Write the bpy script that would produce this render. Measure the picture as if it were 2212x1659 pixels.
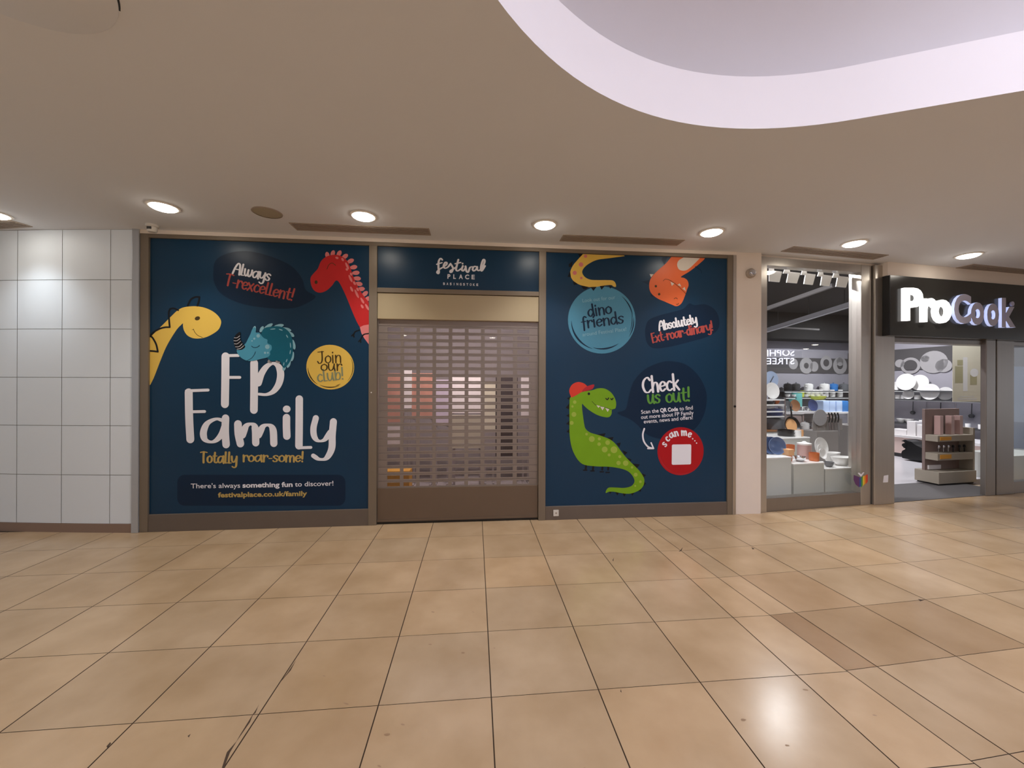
import bpy, bmesh, math, random
from mathutils import Vector, Matrix
from mathutils.geometry import tessellate_polygon
random.seed(7)
S = bpy.context.scene
for o in list(bpy.data.objects): bpy.data.objects.remove(o)
C = S.collection

# ------------------------------------------------------------------ camera
FOC, PITCH, YAW, ROLL, CH = 840.0, 0.00074, 0.09453, 0.00329, 1.6
cam_d = bpy.data.cameras.new('camera'); cam = bpy.data.objects.new('camera', cam_d); C.objects.link(cam)
cam_d.sensor_fit = 'HORIZONTAL'; cam_d.sensor_width = 36.0; cam_d.lens = 36.0 * FOC / 2212.0
cam_d.clip_start = 0.05; cam_d.clip_end = 200
S.camera = cam
def cray(u, v):
    x = (u - 1106) / FOC; y = -(v - 829.5) / FOC
    cr, sr = math.cos(ROLL), math.sin(ROLL)
    a = x*cr - y*sr; b = x*sr + y*cr
    fy = math.cos(PITCH) - b*math.sin(PITCH); fz = math.sin(PITCH) + b*math.cos(PITCH)
    return Vector((a*math.cos(YAW) + fy*math.sin(YAW), -a*math.sin(YAW) + fy*math.cos(YAW), fz))
CP = Vector((0, 0, CH))
fwd = cray(1106, 829.5).normalized(); rgt = (cray(2106, 829.5) - cray(1106, 829.5)).normalized(); upv = rgt.cross(fwd)
cam.matrix_world = Matrix((( rgt.x, upv.x, -fwd.x, 0), (rgt.y, upv.y, -fwd.y, 0), (rgt.z, upv.z, -fwd.z, CH), (0, 0, 0, 1)))

# ------------------------------------------------------------------ view / world
S.view_settings.view_transform = 'Standard'; S.view_settings.look = 'None'
S.view_settings.gamma = 1; S.view_settings.exposure = 0.3; S.view_settings.use_curve_mapping = False
w = bpy.data.worlds.new('world'); S.world = w; w.use_nodes = True
w.node_tree.nodes['Background'].inputs[0].default_value = (0.94, 0.98, 1.06, 1)
w.node_tree.nodes['Background'].inputs[1].default_value = 0.76
def lamp(name, kind, loc, power, col, size=0.1, sizey=None, rot=(0, 0, 0), spot=None, blend=0.5):
    l = bpy.data.lights.new(name, kind); l.energy = power; l.color = col
    if kind == 'AREA':
        l.shape = 'RECTANGLE'; l.size = size; l.size_y = sizey or size
    else: l.shadow_soft_size = size
    if kind == 'SPOT': l.spot_size = spot; l.spot_blend = blend
    o = bpy.data.objects.new(name, l); o.location = loc; o.rotation_euler = rot; C.objects.link(o); return o
WARM = (1.0, 0.97, 0.92); COOL = (0.93, 0.93, 1.0)

# ------------------------------------------------------------------ frames of reference
FY = 4.519                       # the blue shop front's plane
def plane_y(u, v, y):
    r = cray(u, v); return CP + r * (y / r.y)
def plane_z(u, v, z):
    r = cray(u, v); return CP + r * ((z - CH) / r.z)
PO = Vector((3.545, 4.56, 0)); PA = math.radians(6.38)
PD = Vector((math.cos(PA), math.sin(PA), 0)); PN = Vector((-math.sin(PA), math.cos(PA), 0))
def W(s, t, z): return PO + PD*s + PN*t + Vector((0, 0, z))
def plane_t(u, v, t):
    r = cray(u, v); k = (t - (CP - PO).dot(PN)) / r.dot(PN); return CP + r*k
def st(u, v, t):
    p = plane_t(u, v, t); return (p - PO).dot(PD), p.z
def plane_s(u, v, s):
    r = cray(u, v); k = (s - (CP - PO).dot(PD)) / r.dot(PD); p = CP + r*k
    return (p - PO).dot(PN), p.z
ZC = 3.245                       # ceiling height

# ------------------------------------------------------------------ materials
def lin(h):
    h = h.lstrip('#'); o = []
    for i in (0, 2, 4):
        c = int(h[i:i+2], 16)/255; o.append(c/12.92 if c <= 0.04045 else ((c+0.055)/1.055)**2.4)
    return (*o, 1)
MATS = {}
def mat(name, hexc, rough=0.5, metal=0.0, var=0.04, scale=6.0, emit=0, spec=0.5, bump=0.0, stretch=None):
    m = bpy.data.materials.new(name); m.use_nodes = True; nt = m.node_tree; b = nt.nodes['Principled BSDF']
    col = lin(hexc)
    tc = nt.nodes.new('ShaderNodeTexCoord'); mp = nt.nodes.new('ShaderNodeMapping'); nz = nt.nodes.new('ShaderNodeTexNoise')
    nz.inputs['Scale'].default_value = scale; nz.inputs['Detail'].default_value = 4
    if stretch: mp.inputs['Scale'].default_value = stretch
    nt.links.new(tc.outputs['Object'], mp.inputs['Vector']); nt.links.new(mp.outputs['Vector'], nz.inputs['Vector'])
    mx = nt.nodes.new('ShaderNodeMix'); mx.data_type = 'RGBA'
    mx.inputs[6].default_value = tuple(c*(1-var) for c in col[:3]) + (1,); mx.inputs[7].default_value = tuple(min(1, c*(1+var)) for c in col[:3]) + (1,)
    nt.links.new(nz.outputs['Fac'], mx.inputs[0]); nt.links.new(mx.outputs[2], b.inputs['Base Color'])
    b.inputs['Roughness'].default_value = rough; b.inputs['Metallic'].default_value = metal
    b.inputs['Specular IOR Level'].default_value = spec
    if emit:
        nt.links.new(mx.outputs[2], b.inputs['Emission Color']); b.inputs['Emission Strength'].default_value = emit
    if bump:
        bp = nt.nodes.new('ShaderNodeBump'); bp.inputs['Strength'].default_value = bump; bp.inputs['Distance'].default_value = 0.01
        nt.links.new(nz.outputs['Fac'], bp.inputs['Height']); nt.links.new(bp.outputs['Normal'], b.inputs['Normal'])
    MATS[name] = m; return m
def glass_mat(name, tint=(1, 1, 1), refl=1.0, ior=1.5):
    m = bpy.data.materials.new(name); m.use_nodes = True; nt = m.node_tree
    for n in list(nt.nodes):
        if n.type == 'BSDF_PRINCIPLED': nt.nodes.remove(n)
    out = [n for n in nt.nodes if n.type == 'OUTPUT_MATERIAL'][0]
    tr = nt.nodes.new('ShaderNodeBsdfTransparent'); tr.inputs[0].default_value = (*tint, 1)
    gl = nt.nodes.new('ShaderNodeBsdfGlossy'); gl.inputs['Roughness'].default_value = 0.0
    fr = nt.nodes.new('ShaderNodeFresnel'); fr.inputs[0].default_value = ior
    ge = nt.nodes.new('ShaderNodeNewGeometry'); iv = nt.nodes.new('ShaderNodeMath'); iv.operation = 'SUBTRACT'; iv.inputs[0].default_value = 1; nt.links.new(ge.outputs['Backfacing'], iv.inputs[1])   # reflect once, on the outer skin of the pane
    mu = nt.nodes.new('ShaderNodeMath'); mu.operation = 'MULTIPLY'; mu.inputs[1].default_value = refl; mu.use_clamp = True
    mx = nt.nodes.new('ShaderNodeMixShader')
    nt.links.new(fr.outputs[0], mu.inputs[0]); m2 = nt.nodes.new('ShaderNodeMath'); m2.operation = 'MULTIPLY'; nt.links.new(mu.outputs[0], m2.inputs[0]); nt.links.new(iv.outputs[0], m2.inputs[1]); nt.links.new(m2.outputs[0], mx.inputs[0])
    nt.links.new(tr.outputs[0], mx.inputs[1]); nt.links.new(gl.outputs[0], mx.inputs[2]); nt.links.new(mx.outputs[0], out.inputs['Surface'])
    MATS[name] = m; return m
M = lambda k: MATS[k]
mat('ceiling_paint', 'dddfe4', 0.9, var=0.02, scale=0.8)
mat('well_paint', 'eeeaee', 0.8, var=0.01); mat('well_lilac', 'ddd9dc', 0.9, var=0.01)
mat('wall_tile', 'e6eff8', 0.5, var=0.015, scale=3); mat('wall_joint', 'a5a3a0', 0.9)
mat('plaster', 'e8ddd2', 0.85, var=0.02); mat('skirting', '8a7263', 0.5)
mat('shutter_box', 'b3a486', 0.36, 0.25, var=0.03); mat('kick_grey', '6c6158', 0.45, 0.2, var=.05); mat('frame_bronze', '7f7364', 0.42, 0.3, var=0.05, scale=5, stretch=(1, 1, .2))
mat('shutter_grey', '8b807a', 0.35, 0.4, var=0.04); mat('shutter_rail', '705f50', 0.45, 0.3)
mat('steel', 'b8b2aa', 0.30, 0.8, var=0.06, scale=30, stretch=(1, 1, .03)); mat('steel_dark', '8f8882', 0.35, 0.8, var=0.06, scale=30, stretch=(1, 1, .03))
mat('vinyl_blue', '093552', 0.32, var=0.05, scale=2.0, spec=.36); mat('vinyl_navy', '0c2640', 0.35, var=0.03, spec=.25)
mat('vinyl_white', 'eeeef6', 0.4, spec=.25, var=0.01); mat('vinyl_yellow', 'e8c25a', 0.4, spec=.25, var=0.03); mat('vinyl_gold', 'c0a560', 0.4, spec=.25)
mat('vinyl_black', '14151a', 0.4, spec=.25); mat('vinyl_red', 'c22a2c', 0.4, spec=.25); mat('vinyl_pink', 'dd8080', 0.4, spec=.25); mat('vinyl_coral', 'b4504a', 0.4, spec=.25)
mat('vinyl_teal', '10647c', 0.4, spec=.25, var=0.08); mat('vinyl_sky', '4f9dba', 0.4, spec=.25, var=0.06); mat('vinyl_lightsky', '8fc0d0', 0.4, spec=.25)
mat('vinyl_orange', 'e87040', 0.4, spec=.25, var=0.03); mat('vinyl_cream', 'd8d0c4', 0.4, spec=.25); mat('vinyl_green', '76a41c', 0.4, spec=.25, var=0.08); mat('vinyl_lime', '9fb448', 0.4, spec=.25)
mat('vinyl_grass', '5f9a40', 0.4, spec=.25); mat('vinyl_circle_blue', '4a93b3', 0.35); mat('vinyl_scarlet', 'b2161f', 0.35, spec=.25); mat('vinyl_cap', 'd84030', 0.4, spec=.25)
mat('vinyl_capvisor', 'b52a34', 0.4, spec=.25); mat('vinyl_greyblue', '8a9070', 0.4, spec=.25); mat('vinyl_ink', '0e2a44', 0.4, spec=.25); mat('vinyl_brown', '4a3a20', 0.4, spec=.25)
mat('lamp_glow', 'fff6e8', 0.5, emit=20.0, var=0.0); mat('lamp_trim', 'e6e0d8', 0.5)
mat('grille', 'a5978a', 0.6); mat('grille_dark', '2b2420', 0.8); mat('speaker', 'a89e88', 0.8, var=0.15, scale=300)
mat('white_plastic', 'd8d4cc', 0.4); mat('black', '0e0e10', 0.4); mat('dark_grey', '3b3b3d', 0.5)
mat('fascia', '2c2b28', 0.22, var=0.1, scale=4); mat('fascia_side', '0b0b0c', 0.4)
mat('sign_lit', 'ffffff', 0.4, emit=1.0, var=0.0); mat('sign_edge', 'c6d2ff', 0.4, emit=0.6, var=0.0); mat('sign_face', 'b4b2c8', 0.4)
mat('back_sign', 'e8e8ff', 0.4, emit=16.0, var=0.0)
mat('shop_black', '1c1a1a', 0.9); mat('shop_wall', '97949c', 0.8); mat('shop_floor', 'd2cfd3', 0.25, var=0.02); mat('mat_grey', '5d5a5a', 0.9, var=0.1, scale=80)
mat('plinth', 'd4d6d0', 0.5, var=0.01); mat('ceramic', 'f2f0ee', 0.15, var=0.0); mat('ceramic_blue', '48608c', 0.2, var=0.1); mat('ceramic_lip', '7f93b8', 0.2)
mat('orange_clay', 'c86a34', 0.3); mat('pink_clay', 'c9a9a4', 0.4); mat('grey_pot', '6a6c70', 0.35); mat('blue_pot', '3f4a78', 0.3)
mat('pan_black', '121214', 0.35); mat('enamel_cream', 'eab27c', 0.3); mat('wood', '9a6a45', 0.5, var=0.15, scale=12); mat('chrome', 'c8c8cc', 0.15, 1.0)
mat('pale_pink', 'dcc4bc', 0.6); mat('teal_glass', '6fb4b0', 0.2); mat('lime', 'd8e05a', 0.3); mat('bright_blue', '3a7cc4', 0.3); mat('pale_blue', 'b9cdee', 0.3)
mat('counter_grey', '908a86', 0.6); mat('counter_white', 'e4e0e0', 0.4); mat('dark_red', '7c1c2c', 0.4); mat('amber_card', 'd99a30', 0.6); mat('card_mauve', '8d7a74', 0.7, var=.1, scale=14); mat('card_beige', 'a89f90', 0.7)
mat('poster_cream', 'efebd6', 0.6); mat('poster_olive', 'bdb892', 0.6); mat('rail_white', 'c9cad2', 0.4); mat('graphite', '4a4748', 0.8); mat('ring_grey', '9a9798', 0.8)
mat('tube_glow', 'ffffff', 0.5, emit=7.0, var=0)
mat('room_grey', '94898a', 0.8); mat('salmon', 'c08878', 0.6, var=.15); mat('board_white', 'e8dcdc', 0.5); mat('board_lilac', 'c4b4c4', 0.5); mat('board_cream', 'cfc4b0', 0.5); mat('dark_brown', '3a2e30', 0.6); mat('yellow_box', 'd69a40', 0.6)
mat('skylight', 'eef0ff', 0.5, emit=3.8, var=0)
for i, c in enumerate(['d83a2a', 'e8862c', 'f0d040', '4c9a48', '3656a0', '60366c']): mat('pride%d' % i, c, 0.4)
glass_mat('glass', (0.96, 0.975, 0.97), 1.6); glass_mat('slot_glazing', (.92, .9, .9), 1.0)

# ------------------------------------------------------------------ mesh helpers
def tag(o, label=None, cat=None, group=None, kind=None):
    for k, v in (('label', label), ('category', cat), ('group', group), ('kind', kind)):
        if v: o[k] = v
    return o
def root(name, loc, label, cat, group=None):
    o = bpy.data.objects.new(name, None); o.empty_display_size = 0.05; o.location = loc; C.objects.link(o); return tag(o, label, cat, group)
def base_loc(o):
    v = Vector(o.location)
    while o.parent: o = o.parent; v = v + Vector(o.location)
    return v
def link(name, bm, mats, parent=None, smooth=False, label=None):
    if not isinstance(mats, (list, tuple)): mats = [mats]
    if parent is not None: bmesh.ops.translate(bm, verts=bm.verts, vec=-base_loc(parent))
    me = bpy.data.meshes.new(name); bm.to_mesh(me); bm.free()
    for m in mats: me.materials.append(M(m) if isinstance(m, str) else m)
    if smooth:
        for p in me.polygons: p.use_smooth = True
        me.set_sharp_from_angle(angle=math.radians(40)) if hasattr(me, 'set_sharp_from_angle') else None
    o = bpy.data.objects.new(name, me); C.objects.link(o)
    if parent is not None: o.parent = parent
    if label: o['label'] = label
    return o
def link_split(name, bm, m, parent):
    """every loose piece of bm becomes a part of its own"""
    seen = set(); out = []
    for v0 in list(bm.verts):
        if v0 in seen: continue
        stack = [v0]; isl = []; seen.add(v0)
        while stack:
            v = stack.pop(); isl.append(v)
            for e in v.link_edges:
                o = e.other_vert(v)
                if o not in seen: seen.add(o); stack.append(o)
        t = bmesh.new(); mp = {v: t.verts.new(v.co) for v in isl}
        for f in {f for v in isl for f in v.link_faces}: t.faces.new([mp[v] for v in f.verts]).material_index = f.material_index
        out.append(link(name, t, m, parent))
    bm.free(); return out
def box(bm, a, b, fn=None, mi=0, bev=0.0):
    x0, y0, z0 = a; x1, y1, z1 = b
    co = [(x0,y0,z0),(x1,y0,z0),(x1,y1,z0),(x0,y1,z0),(x0,y0,z1),(x1,y0,z1),(x1,y1,z1),(x0,y1,z1)]
    t = bmesh.new(); vs = [t.verts.new(c) for c in co]
    for f in ((0,3,2,1),(4,5,6,7),(0,1,5,4),(1,2,6,5),(2,3,7,6),(3,0,4,7)): t.faces.new([vs[i] for i in f])
    bmesh.ops.recalc_face_normals(t, faces=t.faces)
    if bev: bmesh.ops.bevel(t, geom=list(t.edges), offset=bev, segments=2, affect='EDGES', profile=0.5)
    merge(bm, t, fn, mi)
def merge(bm, t, fn=None, mi=None):
    mp = {}
    for v in t.verts: mp[v] = bm.verts.new(fn(v.co) if fn else v.co)
    for f in t.faces:
        try:
            g = bm.faces.new([mp[v] for v in f.verts]); g.material_index = f.material_index if mi is None else mi; g.smooth = f.smooth
        except ValueError: pass
    t.free()
def pw(c): return W(c[0], c[1], c[2])
def lathe(bm, prof, at=(0,0,0), seg=28, fn=None, rot=None, mi=0, sy=1.0):
    t = bmesh.new(); rings = []
    for r, z in prof:
        if r < 1e-6: rings.append([t.verts.new((0, 0, z))])
        else: rings.append([t.verts.new((r*math.cos(2*math.pi*i/seg), sy*r*math.sin(2*math.pi*i/seg), z)) for i in range(seg)])
    for a, b in zip(rings, rings[1:]):
        for i in range(seg):
            j = (i+1) % seg
            if len(a) == 1 and len(b) == 1: continue
            q = [a[0], b[j], b[i]] if len(a) == 1 else ([a[i], a[j], b[0]] if len(b) == 1 else [a[i], a[j], b[j], b[i]])
            f = t.faces.new(q); f.smooth = True
    bmesh.ops.recalc_face_normals(t, faces=t.faces)
    if rot is not None: bmesh.ops.transform(t, matrix=rot, verts=t.verts)
    bmesh.ops.translate(t, verts=t.verts, vec=Vector(at)); merge(bm, t, fn, mi)
def tube(bm, pts, r, seg=8, fn=None, mi=0):
    pts = [Vector(p) for p in pts]; t = bmesh.new(); rings = []; n = None
    for i, p in enumerate(pts):
        d = (pts[min(i+1, len(pts)-1)] - pts[max(i-1, 0)]).normalized()
        if n is None: n = d.orthogonal().normalized()
        n = (n - d*n.dot(d)).normalized(); b = d.cross(n)
        rr = r[i] if isinstance(r, (list, tuple)) else r
        rings.append([t.verts.new(p + (n*math.cos(2*math.pi*k/seg) + b*math.sin(2*math.pi*k/seg))*rr) for k in range(seg)])
    for a, c in zip(rings, rings[1:]):
        for k in range(seg):
            f = t.faces.new([a[k], a[(k+1) % seg], c[(k+1) % seg], c[k]]); f.smooth = True
    t.faces.new(rings[0][::-1]); t.faces.new(rings[-1]); bmesh.ops.recalc_face_normals(t, faces=t.faces); merge(bm, t, fn, mi)
def catmull(pts, closed=False, n=6):
    P = [Vector(p) for p in pts]; out = []; L = len(P)
    rng = range(L) if closed else range(L-1)
    for i in rng:
        p1, p2 = P[i], P[(i+1) % L]
        p0 = P[(i-1) % L] if closed or i > 0 else p1*2 - p2
        p3 = P[(i+2) % L] if closed or i+2 < L else p2*2 - p1
        for k in range(n):
            t = k/n
            out.append(0.5*((2*p1) + (p2-p0)*t + (2*p0-5*p1+4*p2-p3)*t*t + (3*p1-p0-3*p2+p3)*t**3))
    if not closed: out.append(P[-1])
    return out
class Pl:
    """a flat printed surface: maps photo points to the real plane, stacking films outward"""
    def __init__(s, kind, k): s.kind = kind; s.k = k
    def __call__(s, u, v, lift=0.0):
        if s.kind == 'y': return plane_y(u, v, s.k) + Vector((0, -lift, 0))
        if s.kind == 't': return plane_t(u, v, s.k) - PN*lift
def crop(ox, oy, sc): return lambda p: (ox + p[0]/sc, oy + p[1]/sc)
def fill(bm, pts, pl, lift, mi=0, smooth=True, n=5):
    q = [Vector((p[0], p[1])) for p in pts]
    if smooth: q = catmull(q, True, n)
    area = sum(a.x*b.y - b.x*a.y for a, b in zip(q, q[1:] + q[:1]))
    if area < 0: q = q[::-1]
    vs = [bm.verts.new(pl(p.x, p.y, lift)) for p in q]
    for tri in tessellate_polygon([[Vector((p.x, p.y, 0)) for p in q]]):
        try: f = bm.faces.new([vs[i] for i in tri]); f.material_index = mi
        except ValueError: pass
def disc(bm, c, rx, ry, pl, lift, mi=0, rot=0, n=28):
    pts = []
    for i in range(n):
        a = 2*math.pi*i/n; x, y = rx*math.cos(a), ry*math.sin(a)
        pts.append((c[0] + x*math.cos(rot) - y*math.sin(rot), c[1] + x*math.sin(rot) + y*math.cos(rot)))
    fill(bm, pts, pl, lift, mi, smooth=False)
def ribbon(bm, pts, w, pl, lift, k=0.4, mi=0, smooth=True, taper=0.0, up=(0, -1)):
    """brush stroke in photo points, thick when it runs along up, thin across it"""
    q = catmull(pts, False, 8) if smooth else [Vector(p) for p in pts]
    q = [a for i, a in enumerate(q) if i == 0 or (a - q[i-1]).length > 1e-4]
    if len(q) < 2: q = [q[0], q[0] + Vector((0.01, 0))]
    U = Vector(up).normalized(); ws = []; N = len(q); dirs = []
    for i in range(N):
        d = (q[min(i+1, N-1)] - q[max(i-1, 0)]); d = d.normalized(); dirs.append(d)
        f = i/(N-1); ws.append(0.5*w*(k + (1-k)*abs(d.dot(U))**1.5) * (1 - taper*abs(2*f-1)**1.5))
    for _ in range(2): ws = [(ws[max(i-1,0)] + 2*ws[i] + ws[min(i+1,N-1)])/4 for i in range(N)]
    S_ = []
    for i in range(N): S_.append((q[i], dirs[i], ws[i]))
    pre = [(q[0] - dirs[0]*ws[0]*math.cos(a), dirs[0], ws[0]*math.sin(a)) for a in (0.05, .4, .8, 1.2)]
    post = [(q[-1] + dirs[-1]*ws[-1]*math.cos(a), dirs[-1], ws[-1]*math.sin(a)) for a in (1.2, .8, .4, 0.05)]
    S_ = pre + S_ + post; row = []
    for i, (p, d, h) in enumerate(S_):
        nrm = Vector((-d.y, d.x)); l = lift + 0.0003*i/len(S_)
        a = p + nrm*h; b = p - nrm*h
        row.append((bm.verts.new(pl(a.x, a.y, l)), bm.verts.new(pl(b.x, b.y, l))))
    for a, b in zip(row, row[1:]):
        f = bm.faces.new([a[0], b[0], b[1], a[1]]); f.material_index = mi
G = {
'A': ([[(0,0),(.2,.9),(.52,1.6),(.8,1.45),(.9,.7),(.95,0)],[(.15,.7),(.9,.72)]],1.12), 'l': ([[(.12,1.6),(.1,.8),(.1,.1),(.12,.03)],[(.1,.01),(.45,.03)]],.5),
'w': ([[(0,1),(.05,.35),(.25,.02),(.45,.3),(.5,.95)],[(.5,.5),(.6,.08),(.8,.05),(1,.5),(1.02,1)]],1.18), 'a': ([[(.75,.85),(.45,1),(.12,.75),(.05,.35),(.25,.02),(.5,.15),(.72,.6),(.78,.95)],[(.8,1),(.78,.5),(.86,0)]],1.02),
'y': ([[(0,1),(.05,.4),(.25,.15),(.5,.35),(.65,.7)],[(.72,1),(.7,.3),(.65,-.4),(.4,-.65),(.1,-.5)]],.9), 's': ([[(.6,.85),(.35,1),(.08,.8),(.25,.55),(.5,.35),(.4,.05),(.15,0),(0,.15)]],.72),
'T': ([[(-.05,1.5),(.4,1.6),(.9,1.52)],[(.42,1.55),(.4,.8),(.42,0)]],.92), '-': ([[(.05,.5),(.45,.52)]],.58), 'r': ([[(.08,1),(.1,.5),(.1,0)],[(.1,.5),(.25,.9),(.5,1),(.6,.8)]],.68),
'e': ([[(.05,.5),(.55,.6),(.6,.85),(.35,1),(.08,.7),(.08,.25),(.3,0),(.6,.2)]],.76), 'x': ([[(0,1),(.3,.5),(.6,0)],[(.6,1),(.3,.5),(0,0)]],.76), 'c': ([[(.6,.85),(.35,1),(.08,.65),(.1,.2),(.35,0),(.6,.15)]],.72),
'n': ([[(.08,1),(.1,.5),(.1,0)],[(.1,.5),(.25,.9),(.5,1),(.65,.75),(.66,0)]],.86), 't': ([[(.3,1.5),(.25,.7),(.28,.15),(.5,.0),(.62,.1)],[(0,1),(.6,1.02)]],.72), '!': ([[(.15,1.6),(.1,.5)],[(.08,.06),(.1,.02)]],.4),
'J': ([[(.05,1.55),(.75,1.6)],[(.55,1.6),(.55,.5),(.4,.05),(.15,0),(0,.25)]],.88), 'o': ([[(.4,1),(.1,.75),(.08,.25),(.35,0),(.65,.25),(.66,.75),(.4,1)]],.82), 'i': ([[(.12,1),(.12,0)],[(.12,1.38),(.13,1.44)]],.38),
'u': ([[(.05,1),(.06,.35),(.25,0),(.5,.2),(.62,.7)],[(.66,1),(.65,.4),(.74,0)]],.9), 'b': ([[(.1,1.6),(.1,0)],[(.1,.4),(.3,.9),(.55,.95),(.68,.6),(.6,.15),(.35,0),(.12,.15)]],.84), 'd': ([[(.65,1.7),(.66,.6),(.72,0)],[(.62,.8),(.35,1),(.08,.65),(.1,.2),(.35,0),(.62,.4)]],.88),
'f': ([[(.6,1.5),(.4,1.65),(.25,1.3),(.25,.5),(.22,-.3)],[(0,.9),(.5,.95)]],.62), 'E': ([[(.1,1.55),(.1,.8),(.1,0)],[(.1,1.57),(.65,1.6)],[(.1,.8),(.55,.82)],[(.1,0),(.65,.02)]],.78), 'm': ([[(.08,1),(.1,.5),(.1,0)],[(.1,.5),(.25,.9),(.45,1),(.58,.75),(.58,0)],[(.58,.5),(.75,.9),(.92,1),(1.06,.75),(1.07,0)]],1.26),
'C': ([[(.85,1.3),(.6,1.6),(.2,1.3),(.05,.7),(.25,.1),(.6,0),(.9,.25)]],1.0), 'h': ([[(.1,1.7),(.1,0)],[(.1,.5),(.3,.95),(.55,.95),(.65,.6),(.66,0)]],.86), 'k': ([[(.1,1.7),(.1,0)],[(.6,1),(.12,.5)],[(.25,.6),(.65,0)]],.76), '.': ([[(.1,.05),(.12,.03)]],.32), ' ': ([],.45)}
def brush(bm, txt, p0, p1, cap, w, pl, lift, k=0.45, mi=0):
    """brush lettering along a baseline from p0 to p1 (photo points)"""
    tot = sum(G[c][1] for c in txt); p0 = Vector(p0); d = Vector(p1) - p0; sx = d.length/tot; d.normalize(); up = Vector((d.y, -d.x)); sy = cap/1.6; x = 0
    for c in txt:
        for s_ in G[c][0]: ribbon(bm, [tuple(p0 + d*((x + a)*sx) + up*(b*sy)) for a, b in s_], w, pl, lift, k, mi, up=tuple(up))
        x += G[c][1]
def glyphs(txt, offset=0.0, extrude=0.0, spacing=1.0):
    c = bpy.data.curves.new('t', 'FONT'); c.body = txt; c.size = 1; c.offset = offset; c.extrude = extrude; c.space_character = spacing; c.resolution_u = 4
    o = bpy.data.objects.new('t', c); C.objects.link(o); dg = bpy.context.evaluated_depsgraph_get()
    me = bpy.data.meshes.new_from_object(o.evaluated_get(dg)); bpy.data.objects.remove(o); bpy.data.curves.remove(c)
    t = bmesh.new(); t.from_mesh(me); bpy.data.meshes.remove(me); return t
def sans(bm, txt, p0, p1, cap, pl, lift, offset=0.0, spacing=1.0, mi=0):
    t = glyphs(txt, offset, 0, spacing); xs = [v.co.x for v in t.verts]; x0, x1 = min(xs), max(xs)
    p0 = Vector(p0); d = Vector(p1) - p0; L = d.length; d.normalize(); up = Vector((d.y, -d.x)); sy = cap/0.729
    def fn(c):
        q = p0 + d*((c.x - x0)/(x1 - x0)*L) + up*(c.y*sy); return pl(q.x, q.y, lift)
    merge(bm, t, fn, mi)
def struct(name, bm, mats, smooth=False, label=None): 
    o = link(name, bm, mats, None, smooth); o['kind'] = 'structure'
    return o

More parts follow.
